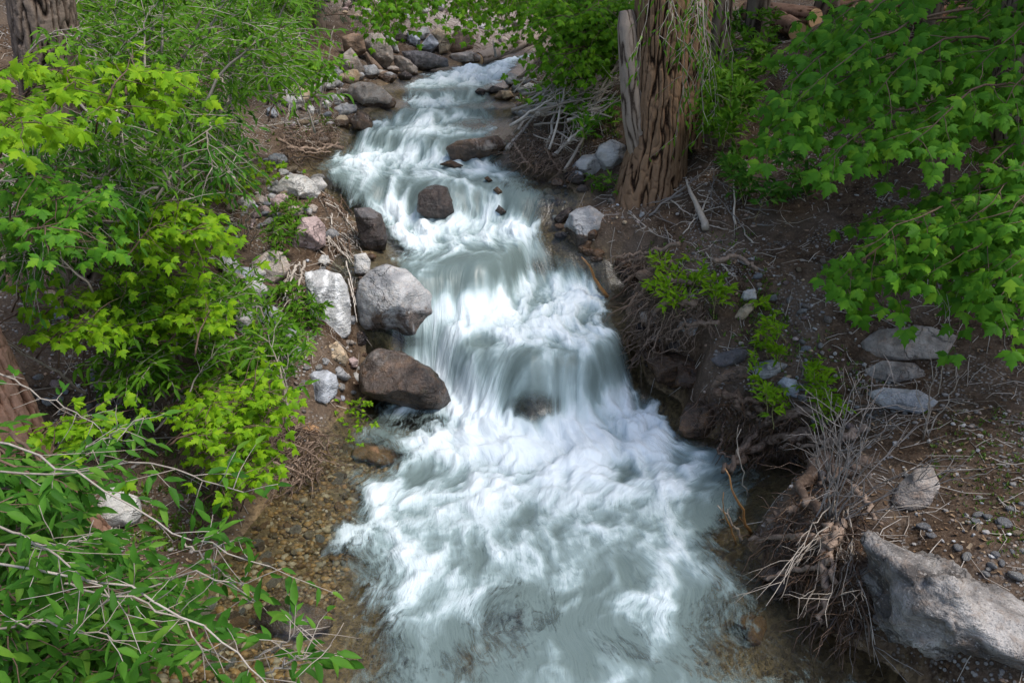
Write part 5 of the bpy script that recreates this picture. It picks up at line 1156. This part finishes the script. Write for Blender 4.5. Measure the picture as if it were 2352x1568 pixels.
pole([(70, 795), (200, 800), (330, 845), (430, 900), (520, 950)], [.9, .9, .92, .95, 1.0], .014, 'brown stem arching low through the left bank leaves', TWIG_BROWN)
pole([(195, 770), (190, 860), (210, 930)], [.95, .97, 1.0], .010, 'upright reddish stem near the massive leaning trunk', TWIG_BROWN)
pole([(0, 780), (140, 860), (195, 905)], [.8, .86, .92], .010, 'thin white branch crossing above the massive trunk', TWIG_PALE)
pole([(340, 20), (352, 60), (335, 130), (280, 180), (255, 230)], [.62, .62, .64, .68, .72], .012, 'white crooked branch standing out of the upper willow thicket', TWIG_PALE)
pole([(280, 290), (268, 370), (235, 430)], [.62, .65, .7], .009, 'thin white branch hanging in the shadowy willows', TWIG_PALE)
pole([(0, 465), (120, 490), (260, 505), (370, 495)], [.7, .7, .72, .74], .008, 'long pale twig lying level across the willows', TWIG_PALE)

# ------------------------------------------------------------------ roots on the right bank
def root_tangle(label, strands, mat, name='exposed_roots', n_fine=60, area=None, fine_mat=None):
    b = hit(*strands[0][0][0])[0]; root = empty(name, b, label, 'roots')
    for pts, r in strands:
        PP = []
        for x, y in pts:
            p, t = hit(x, y); PP.append(CAM + (p - CAM) * .972)
        PP = np.array(PP); q = np.linspace(0, 1, 18); tt = np.linspace(0, 1, len(PP)); PP = np.stack([np.interp(q, tt, PP[:, c]) for c in range(3)], -1)
        PP[1:-1] += rng.normal(size=(16, 3)) * r * .5
        rad = 1.25 * np.linspace(r, r * .45, 18) * (1 + .2 * rng.normal(size=18).clip(-1, 1))
        V, F4, F3 = tube(PP, rad, 8); link('root', mesh_np('root', V - b, F3, F4), mat, root)
    A = Acc()
    if area:
        for x, y in sample_poly(area, n_fine):
            p, t = hit(x, y); p = CAM + (p - CAM) * rng.uniform(.965, .995)
            d = unit(np.array([rng.normal() * .6 - .3, rng.normal() * .4 - .3, -.55 + rng.normal() * .45])); L = rng.uniform(.08, .38)
            e = p + d * L; tp = crooked(p, e, 7, .14); A.tube(tp, np.linspace(rng.uniform(.002, .008), .0012, 7), 4)
        tag(link('rootlets', A.mesh('rootlets', True, b), fine_mat or mat, root), kind='stuff')
root_tangle('tangle of brown roots hanging from the undercut bank above the mossy lump', [([(1600,700),(1540,690),(1500,720),(1480,780)], .022), ([(1640,660),(1570,700),(1520,760),(1500,800)], .020), ([(1590,650),(1530,640),(1480,660),(1450,700)], .020),
             ([(1650,740),(1570,745),(1530,790)], .016), ([(1560,640),(1500,690),(1490,740),(1470,800),(1450,830)], .012), ([(1480,590),(1440,600),(1410,620)], .02), ([(1560,560),(1480,580),(1420,590)], .018), ([(1540,600),(1460,630),(1430,650)], .016), ([(1640,600),(1700,590),(1740,620)], .02)],
            ROOT, n_fine=420, area=[(1410, 580), (1480, 560), (1560, 600), (1640, 700), (1640, 760), (1530, 770), (1470, 830), (1445, 760), (1450, 680)])
root_tangle('gnarled roots drooping into the water beside the rust-brown cube', [([(1860,990),(1780,1010),(1720,1030),(1690,1060),(1660,1085)], .035), ([(1880,940),(1800,950),(1740,990),(1700,1040),(1680,1080)], .03), ([(1740,930),(1760,960),(1720,1000),(1690,1050)], .022), ([(1900,1000),(1830,1005),(1790,1030)], .022),
             ([(1800,930),(1810,960),(1790,990)], .018), ([(1690,920),(1720,950),(1750,960)], .025), ([(1640,900),(1700,910),(1760,925)], .03), ([(1660,1000),(1650,1040),(1680,1050)], .012)],
            ROOT, n_fine=300, area=[(1570, 890), (1650, 900), (1800, 920), (1900, 980), (1840, 1040), (1700, 1060), (1650, 1040), (1650, 930)], fine_mat=ROOT_WET)
root_tangle('matted root ball standing in the water beside the craggy rock', [([(1900,1050),(1860,1080),(1850,1130),(1880,1180)], .045), ([(1990,1060),(1920,1090),(1880,1110)], .032), ([(1900,1200),(1890,1280),(1900,1360),(1890,1430)], .026), ([(1960,1000),(1900,1020),(1830,1025)], .025),
             ([(1990,980),(1930,1010),(1850,1060)], .022), ([(1870,1150),(1800,1170),(1760,1200)], .025), ([(1960,1120),(1990,1150),(2010,1190)], .02), ([(1900,1240),(1820,1230),(1720,1240)], .022), ([(1880,1300),(1820,1310),(1760,1330)], .016), ([(1940,1200),(1900,1260),(1920,1340)], .03)],
            ROOT, fine_mat=ROOT_WET, n_fine=420, area=[(1700, 1230), (1780, 1190), (1860, 1060), (1960, 1040), (2000, 1180), (2000, 1400), (1960, 1500), (1880, 1420), (1780, 1300)])
root_tangle('fine red-brown rootlets fringing the left bank below the yellow-green sapling', [([(640,1010),(700,1030),(740,1060)], .01), ([(660,980),(730,1000),(780,1000)], .008), ([(620,1060),(680,1080),(720,1100)], .008)],
            ROOT, n_fine=420, area=[(600, 1000), (690, 960), (760, 1000), (740, 1080), (660, 1120), (590, 1100)])
root_tangle('dangling dry roots in the hollow beside the veined slab', [([(700,600),(690,640),(680,700)], .012), ([(680,610),(665,650),(650,690)], .012), ([(800,640),(812,690),(820,740)], .006), ([(795,600),(805,640),(818,700)], .006)],
            DRIFT, n_fine=60, area=[(650, 600), (690, 600), (690, 690), (660, 700)])
root_tangle('twiggy roots along the water below the upper left twigs', [([(660,340),(730,345),(780,330)], .02), ([(640,320),(700,350),(760,350)], .016)], ROOT, n_fine=240, area=[(640, 290), (760, 280), (790, 310), (740, 350), (660, 370)])
root_tangle('brushy roots hanging under the white brush pile over the pool', [([(1180,330),(1200,360),(1210,380)], .014), ([(1250,340),(1270,370),(1290,400)], .014)], ROOT, n_fine=360, area=[(1165, 310), (1250, 300), (1340, 340), (1330, 400), (1260, 390), (1190, 370)])
# dry shrub in front of the right bank
def dry_shrub(label, bpx, tips, r=.006, n2=5, bdepth=.985, mat=TWIG_PALE):
    b = on(*bpx, bdepth); root = empty('dry_shrub', b, label, 'shrub'); A = Acc()
    _, t0 = hit(*bpx)
    for x, y in tips:
        e = at(x, y, t0 * rng.uniform(.84, .97)); P = crooked(b + rng.normal(size=3) * .03, e, 12, .05, .06)
        V, F4, F3 = tube(P, np.linspace(r * rng.uniform(.8, 1.3), .0018, 12), 5); link('stem', mesh_np('stem', V - b, F3, F4), mat, root)
        L = np.linalg.norm(e - b)
        for k in range(n2):
            i = int(rng.integers(3, 11)); d = unit(unit(e - b) + rng.normal(size=3) * .55)
            tp = crooked(P[i], P[i] + d * L * rng.uniform(.15, .4), 6, .07); A.tube(tp, np.linspace(.003, .001, 6), 4)
            tp2 = crooked(tp[3], tp[3] + unit(d + rng.normal(size=3) * .6) * L * .15, 4, .07); A.tube(tp2, np.linspace(.002, .001, 4), 3)
    tag(link('twig_mass', A.mesh('twig_mass', True, b), mat, root), kind='stuff')
dry_shrub('bare grey shrub spreading from the root ball over the right bank', (1905, 1200), [(1880,930),(1910,900),(1960,900),(2010,930),(2060,950),(2110,980),(2160,1050),(2200,1080),(2080,1090),(1990,980),(1930,960),(1870,990),(1850,1040),(2120,1150),(2240,1100),(1840,960),(1970,860),(2010,840)], .0045, n2=6, mat=TWIG_GREY)
dry_shrub('bare pale stems trailing from the root ball down towards the water', (1930, 1170), [(1760,1390),(1800,1340),(1830,1300),(1850,1400),(1870,1350),(1960,1450),(2000,1520),(2030,1560),(1980,1500),(1950,1540),(1900,1440),(1940,1400),(1980,1420),(2010,1480)], .005, 4)
dry_shrub('wispy dry stems under the dark willow on the left bank', (560, 900), [(520,780),(560,760),(600,800),(640,790),(590,730),(500,820),(660,850)], .005, 4)
dry_shrub('tall thin dead shoots on the shaded right slope', (2130, 1000), [(2180,760),(2160,820),(2220,850),(2100,870)], .005, 3)
dry_shrub('bare brown twigs bristling between the willow and the pale rounded boulder', (560, 560), [(500,420),(540,440),(580,470),(620,480),(480,480),(600,520),(640,540)], .006, 5)
dry_shrub('grey bare twigs crowding the dark hollow under the willows', (260, 560), [(180,330),(220,300),(260,320),(300,340),(340,380),(150,400),(380,420),(230,400),(290,440),(120,480),(330,470)], .007, 8, .9)
# wet orange sticks standing in the water on the right
for a, b, rr, fr, lab in [((1725,1225),(1665,1075), .013, .93, 'forked orange wet stick rising from the root ball'), ((1700,1245),(1648,1160), .012, .95, 'grey-tipped wet stick leaning out of the water'), ((1690,1250),(1662,1130), .008, .93, 'thin orange stick beside the leaning wet one'),
                          ((1395,682),(1335,590), .022, .98, 'wet orange branch caught at the right side of the chute'), ((1400,690),(1480,610), .010, .98, 'dark thin root hanging over the chute'), ((1718,1140),(1702,985), .006, .93, 'thin pale shoot dangling in front of the gnarled roots'),
                          ((1448,850),(1500,740), .012, .985, 'dark root tip hanging at the lip of the fall')]:
    stick(a, b, rr, lab, ORANGE_WOOD if 'orange' in lab else (ROOT_WET if 'dark' in lab else TWIG_PALE), (0, 0), twigs=2, frac=fr, cat='stick', name='wet_stick', wob=.06, tl=.2)

# ------------------------------------------------------------------ stones and ground litter
PEB = [rock_shape([(math.cos(a) * 1.0, math.sin(a) * .75) for a in np.arange(0, 6.28, .7)], .8, 500 + k, 2, 6, .05) for k in range(6)]
_pebme = {}
STONES = []
def small_stone(p, s, kind, label, group): STONES.append((p, s, kind, label, group))
def place_stones(limit=285):
    px, py, z = proj(np.array([q[0] for q in STONES])); app = np.array([q[1] for q in STONES]) / z
    order = np.argsort(-app); rest = {}
    for rank, k in enumerate(order):
        p, s, kind, label, group = STONES[k]; v = int(rng.integers(0, 6))
        rot = Matrix.Rotation(rng.uniform(0, 6.28), 3, 'Z') @ Matrix.Rotation(rng.normal() * .3, 3, 'X') @ Matrix.Rotation(rng.normal() * .3, 3, 'Y')
        sc = (s, s * rng.uniform(.7, 1), s * rng.uniform(.5, .8))
        if rank < limit:
            key = (v, kind)
            if key not in _pebme:
                V, F = PEB[v]; me = mesh_np('stone', V, F); me.materials.append(ROCK[kind]); attr(me, 'wet', np.zeros(len(V))); _pebme[key] = me
            o = bpy.data.objects.new('stone', _pebme[key]); col.objects.link(o); o.location = p
            o.rotation_euler = rot.to_euler(); o.scale = sc; tag(o, label, 'stone', group)
        else:
            V, F = PEB[v]; a = rest.setdefault(kind, Acc())
            a.add((V * np.array(sc)) @ np.array(rot).T + p, None, F)
    for kind, a in rest.items():
        me = a.mesh('small_stones'); attr(me, 'wet', np.zeros(a.n))
        tag(link('small_stones', me, ROCK[kind]), 'scattered small %s stones too many to count along the banks' % kind.replace('pale', 'pale grey'), 'stones', kind='stuff')
KS = ['grey', 'pale', 'blue', 'tan', 'pink', 'taupe', 'grey', 'pale']
def scatter_stones(poly, n, size, label, group, kinds=KS, sink=.2, fn=None):
    for x, y in sample_poly(poly, n):
        p, t = hit_fn(x, y, fn or cover_z); s = rng.uniform(*size) ** 1.0
        s = size[0] + (size[1] - size[0]) * rng.random() ** 2.2
        small_stone(p + np.array([0, 0, s * (.45 - sink)]), s, kinds[int(rng.integers(0, len(kinds)))], label, group)
scatter_stones([(690, 790), (740, 780), (830, 840), (830, 900), (780, 930), (700, 930), (670, 860)], 34, (.02, .06), 'small stone packed around the blue-grey boulder', 'stones around the blue-grey boulder')
scatter_stones([(640, 380), (740, 400), (740, 480), (640, 520), (520, 560), (520, 480), (600, 430)], 60, (.025, .10), 'loose stone on the bank around the pale rounded boulder', 'stones by the pale rounded boulder')
scatter_stones([(640, 200), (790, 190), (810, 300), (740, 290), (640, 300)], 55, (.03, .12), 'loose stone on the upper left bank among dry twigs', 'stones on the upper left bank')
scatter_stones([(700, 580), (850, 590), (850, 640), (800, 640), (700, 620)], 24, (.015, .045), 'little stone between the driftwood and the veined slab', 'stones above the veined slab')
scatter_stones([(610, 1010), (700, 1000), (720, 1050), (640, 1110), (580, 1140)], 40, (.012, .045), 'pebble on the root-fringed left shore', 'pebbles on the left shore')
scatter_stones([(1700, 560), (1900, 600), (2000, 720), (1950, 840), (1850, 860), (1720, 740), (1640, 620)], 60, (.015, .05), 'small stone scattered on the soil below the box elder', 'stones below the box elder')
scatter_stones([(1780, 860), (1900, 860), (2000, 960), (1960, 1010), (1850, 960)], 50, (.015, .045), 'gravel stone on the right slope under the arching seedling', 'stones under the arching seedling')
scatter_stones([(2100, 1180), (2352, 1150), (2352, 1330), (2250, 1320), (2120, 1280)], 46, (.012, .05), 'pale pebble on the soil behind the huge craggy rock', 'pebbles behind the craggy rock', ['pale', 'pale', 'grey', 'tan'])
scatter_stones([(1960, 1000), (2352, 950), (2352, 1150), (2150, 1180), (1990, 1080)], 40, (.010, .035), 'pebble strewn on the dark right slope', 'pebbles on the right slope', ['pale', 'grey', 'tan'])
scatter_stones([(60, 860), (250, 850), (300, 1000), (200, 1060), (120, 1000)], 60, (.012, .05), 'stone on the dark soil beside the massive leaning trunk', 'stones by the leaning trunk')
scatter_stones([(1400, 460), (1480, 470), (1470, 520), (1420, 520)], 12, (.02, .06), 'stone at the foot of the cottonwood', 'stones at the cottonwood')
bed_fn = lambda X, Y: ground_z(X, Y)
scatter_stones([(560, 1230), (640, 1150), (720, 1060), (800, 1080), (800, 1200), (740, 1300), (660, 1400), (600, 1500), (430, 1568), (380, 1480), (500, 1360)], 190, (.015, .065), 'rounded brown stone under the clear shallow water', 'stones on the shallow streambed', ['orange', 'tan', 'brown', 'taupe', 'orange', 'grey'], .25, bed_fn)
scatter_stones([(820, 1020), (930, 1000), (950, 1060), (860, 1100)], 3, (.16, .2), 'large ochre stone glowing under the water below the brown boulder', 'ochre stones under the water', ['orange'], .3, bed_fn)
scatter_stones([(1680, 1430), (1740, 1420), (1760, 1460), (1700, 1480)], 2, (.10, .12), 'ochre stone showing through the water below the root ball', 'ochre stones at the right edge', ['orange'], .25, bed_fn)
scatter_stones([(1230, 400), (1300, 430), (1320, 480), (1290, 560), (1260, 500), (1190, 440)], 34, (.03, .10), 'wet stone in the shallow riffle below the brush pile', 'stones in the right riffle', ['brown', 'dark', 'taupe', 'grey'], .15, bed_fn)
scatter_stones([(1150, 190), (1230, 180), (1240, 280), (1190, 290)], 20, (.04, .12), 'stone along the far right shore', 'stones on the far right shore')

place_stones()
def ground_points(n, x0, x1, y0, y1, power=1.6):
    Y = y0 + (y1 - y0) * rng.random(n) ** power; X = rng.uniform(x0, x1, n) * (.55 + .45 * Y / y1 + .25)
    d = np.maximum(XL(Y) - X, X - XR(Y)); k = d > .05
    X, Y = X[k], Y[k]; return X, Y, ground_z(X, Y, True)
# gravel
X, Y, Z = ground_points(24000, -6, 6, 2.0, 13)
dens = perlin(xy0(X, Y, 1.3), 44); k = (dens > -.05) | (rng.random(len(X)) < .25); X, Y, Z = X[k], Y[k], Z[k]
V1, F1 = ICO[1]; a = Acc(); n = len(X)
s = .006 + .018 * rng.random(n) ** 3; sc = s[:, None] * rng.uniform(.6, 1.2, (n, 3)) * np.array([1.15, 1.0, .7])
W = V1[None] * sc[:, None] * rng.uniform(.82, 1.12, (n, len(V1), 1)); an = rng.uniform(0, 6.28, n); c, s_ = np.cos(an)[:, None], np.sin(an)[:, None]
W = np.stack([W[..., 0] * c - W[..., 1] * s_, W[..., 0] * s_ + W[..., 1] * c, W[..., 2]], -1) + np.stack([X, Y, Z + s * .2], -1)[:, None]
t = NT('gravel_stone'); isl = t.n('NewGeometry').outputs['Random Per Island']
gc = t.ramp(isl, [(0, (.10, .085, .07)), (.35, (.20, .185, .17)), (.7, (.33, .31, .29)), (.9, (.30, .20, .14)), (1, (.48, .46, .43))])
GRAVEL = t.done(t.n('BsdfPrincipled', {'Base Color': gc, 'Roughness': .85, 'Specular IOR Level': .25}).outputs[0])
o = link('gravel', mesh_np('gravel', W.reshape(-1, 3), (F1[None] + (np.arange(n) * len(V1))[:, None, None]).reshape(-1, 3), None, False), GRAVEL)
tag(o, 'loose grey gravel strewn over both banks', 'gravel', kind='stuff')
# gravel on the shallow bed
X = []; 
for x, y in sample_poly([(480, 1380), (600, 1180), (720, 1030), (860, 990), (900, 1100), (820, 1250), (760, 1420), (680, 1568), (340, 1568)], 2600): X.append(hit_fn(x, y, bed_fn)[0])
X = np.array(X); n = len(X); s = .010 + .022 * rng.random(n) ** 2.5
W = V1[None] * (s[:, None] * rng.uniform(.7, 1.2, (n, 3)) * np.array([1.2, 1, .7]))[:, None] * rng.uniform(.85, 1.1, (n, len(V1), 1)) + (X + np.stack([s * 0, s * 0, s * .2], -1))[:, None]
t = NT('streambed_gravel'); isl = t.n('NewGeometry').outputs['Random Per Island']
gc = t.ramp(isl, [(0, (.06, .04, .022)), (.35, (.17, .10, .045)), (.65, (.32, .19, .075)), (.85, (.24, .20, .15)), (1, (.42, .34, .24))])
BEDG = t.done(t.n('BsdfPrincipled', {'Base Color': gc, 'Roughness': .5, 'Specular IOR Level': .3}).outputs[0])
o = link('streambed_gravel', mesh_np('streambed_gravel', W.reshape(-1, 3), (F1[None] + (np.arange(n) * len(V1))[:, None, None]).reshape(-1, 3), None, True), BEDG)
tag(o, 'brown and ochre gravel on the bed of the clear shallows', 'gravel', kind='stuff')
# dry leaves and bits
X, Y, Z = ground_points(36000, -6, 6.5, 2.0, 14); n = len(X)
Q = np.array([(-.5, -.35, 0), (.5, -.25, .06), (.35, .4, .0), (-.4, .3, .08)]); s = rng.uniform(.008, .035, n); long = rng.uniform(.25, 1.0, n)
W = Q[None] * np.stack([s, s * long, s], -1)[:, None]; an = rng.uniform(0, 6.28, n); c, s_ = np.cos(an)[:, None], np.sin(an)[:, None]
tl = rng.normal(size=n)[:, None] * .4
W = np.stack([W[..., 0] * c - W[..., 1] * s_, W[..., 0] * s_ + W[..., 1] * c, W[..., 2] + W[..., 0] * tl], -1) + np.stack([X, Y, Z + .008], -1)[:, None]
o = link('leaf_litter', mesh_np('leaf_litter', W.reshape(-1, 3), None, np.arange(n * 4).reshape(-1, 4), False), LEAF['dry'])
tag(o, 'brown dead leaves and chips littering both banks', 'leaf litter', kind='stuff')
# twig litter
X, Y, Z = ground_points(5200, -5.5, 6, 2.2, 13); a = Acc()
for x, y, z in zip(X, Y, Z):
    an = rng.uniform(0, 6.28); L = rng.uniform(.05, .30); e = np.array([x + L * math.cos(an), y + L * math.sin(an), 0]); e[2] = ground_z(e[0], e[1]) + rng.uniform(.0, .05)
    p = np.array([x, y, z + .008]); m = .5 * (p + e) + rng.normal(size=3) * L * .08
    V, F4, F3 = tube([p, m, e], [.0035, .003, .0015], 3, False); a.add(V, F4)
tag(link('twig_litter', a.mesh('twig_litter'), DRIFT), 'fine dead twigs littering both banks', 'twig litter', kind='stuff')
# ground greenery on the right slope and left bank
a = Acc(); V0, _, F40 = LEAFGEO['broad'][0]
def green_patch(poly, n, size):
    for x, y in sample_poly(poly, n):
        p = hit(x, y)[0]
        for q in range(int(rng.integers(3, 7))):
            an = rng.uniform(0, 6.28); el = rng.uniform(.3, 1.2); d = np.array([math.cos(an) * math.cos(el), math.sin(an) * math.cos(el), math.sin(el)]); nrm = unit(np.cross(np.cross(d, [0, 0, 1]), d) * -1 + rng.normal(size=3) * .2)
            nrm = unit(nrm - d * (nrm @ d)); xx = np.cross(d, nrm); s = size * rng.uniform(.5, 1.2)
            a.add(p + (V0 @ np.stack([xx, d, nrm])) * s, F40)
green_patch([(2150, 950), (2352, 930), (2352, 1300), (2250, 1250), (2130, 1080)], 260, .028)
green_patch([(1700, 620), (1800, 640), (1780, 760), (1700, 760)], 70, .03)
green_patch([(1480, 560), (1720, 520), (1800, 700), (1900, 860), (1700, 800), (1560, 700)], 170, .045)
green_patch([(1700, 700), (1900, 760), (2050, 880), (1950, 980), (1800, 880)], 120, .035)
green_patch([(2080, 930), (2130, 920), (2120, 960)], 14, .06)
green_patch([(640, 280), (760, 260), (780, 300), (680, 330)], 120, .04)
green_patch([(400, 400), (640, 300), (640, 480), (500, 560), (350, 640)], 160, .05)
green_patch([(240, 1000), (520, 1000), (560, 1180), (440, 1280), (300, 1280)], 260, .055)
green_patch([(1250, 200), (1440, 180), (1430, 320), (1300, 330)], 160, .06)
tag(link('ground_cover', a.mesh('ground_cover'), LEAF['grass']), 'low green weeds sprouting on the soil', 'weeds', kind='stuff')
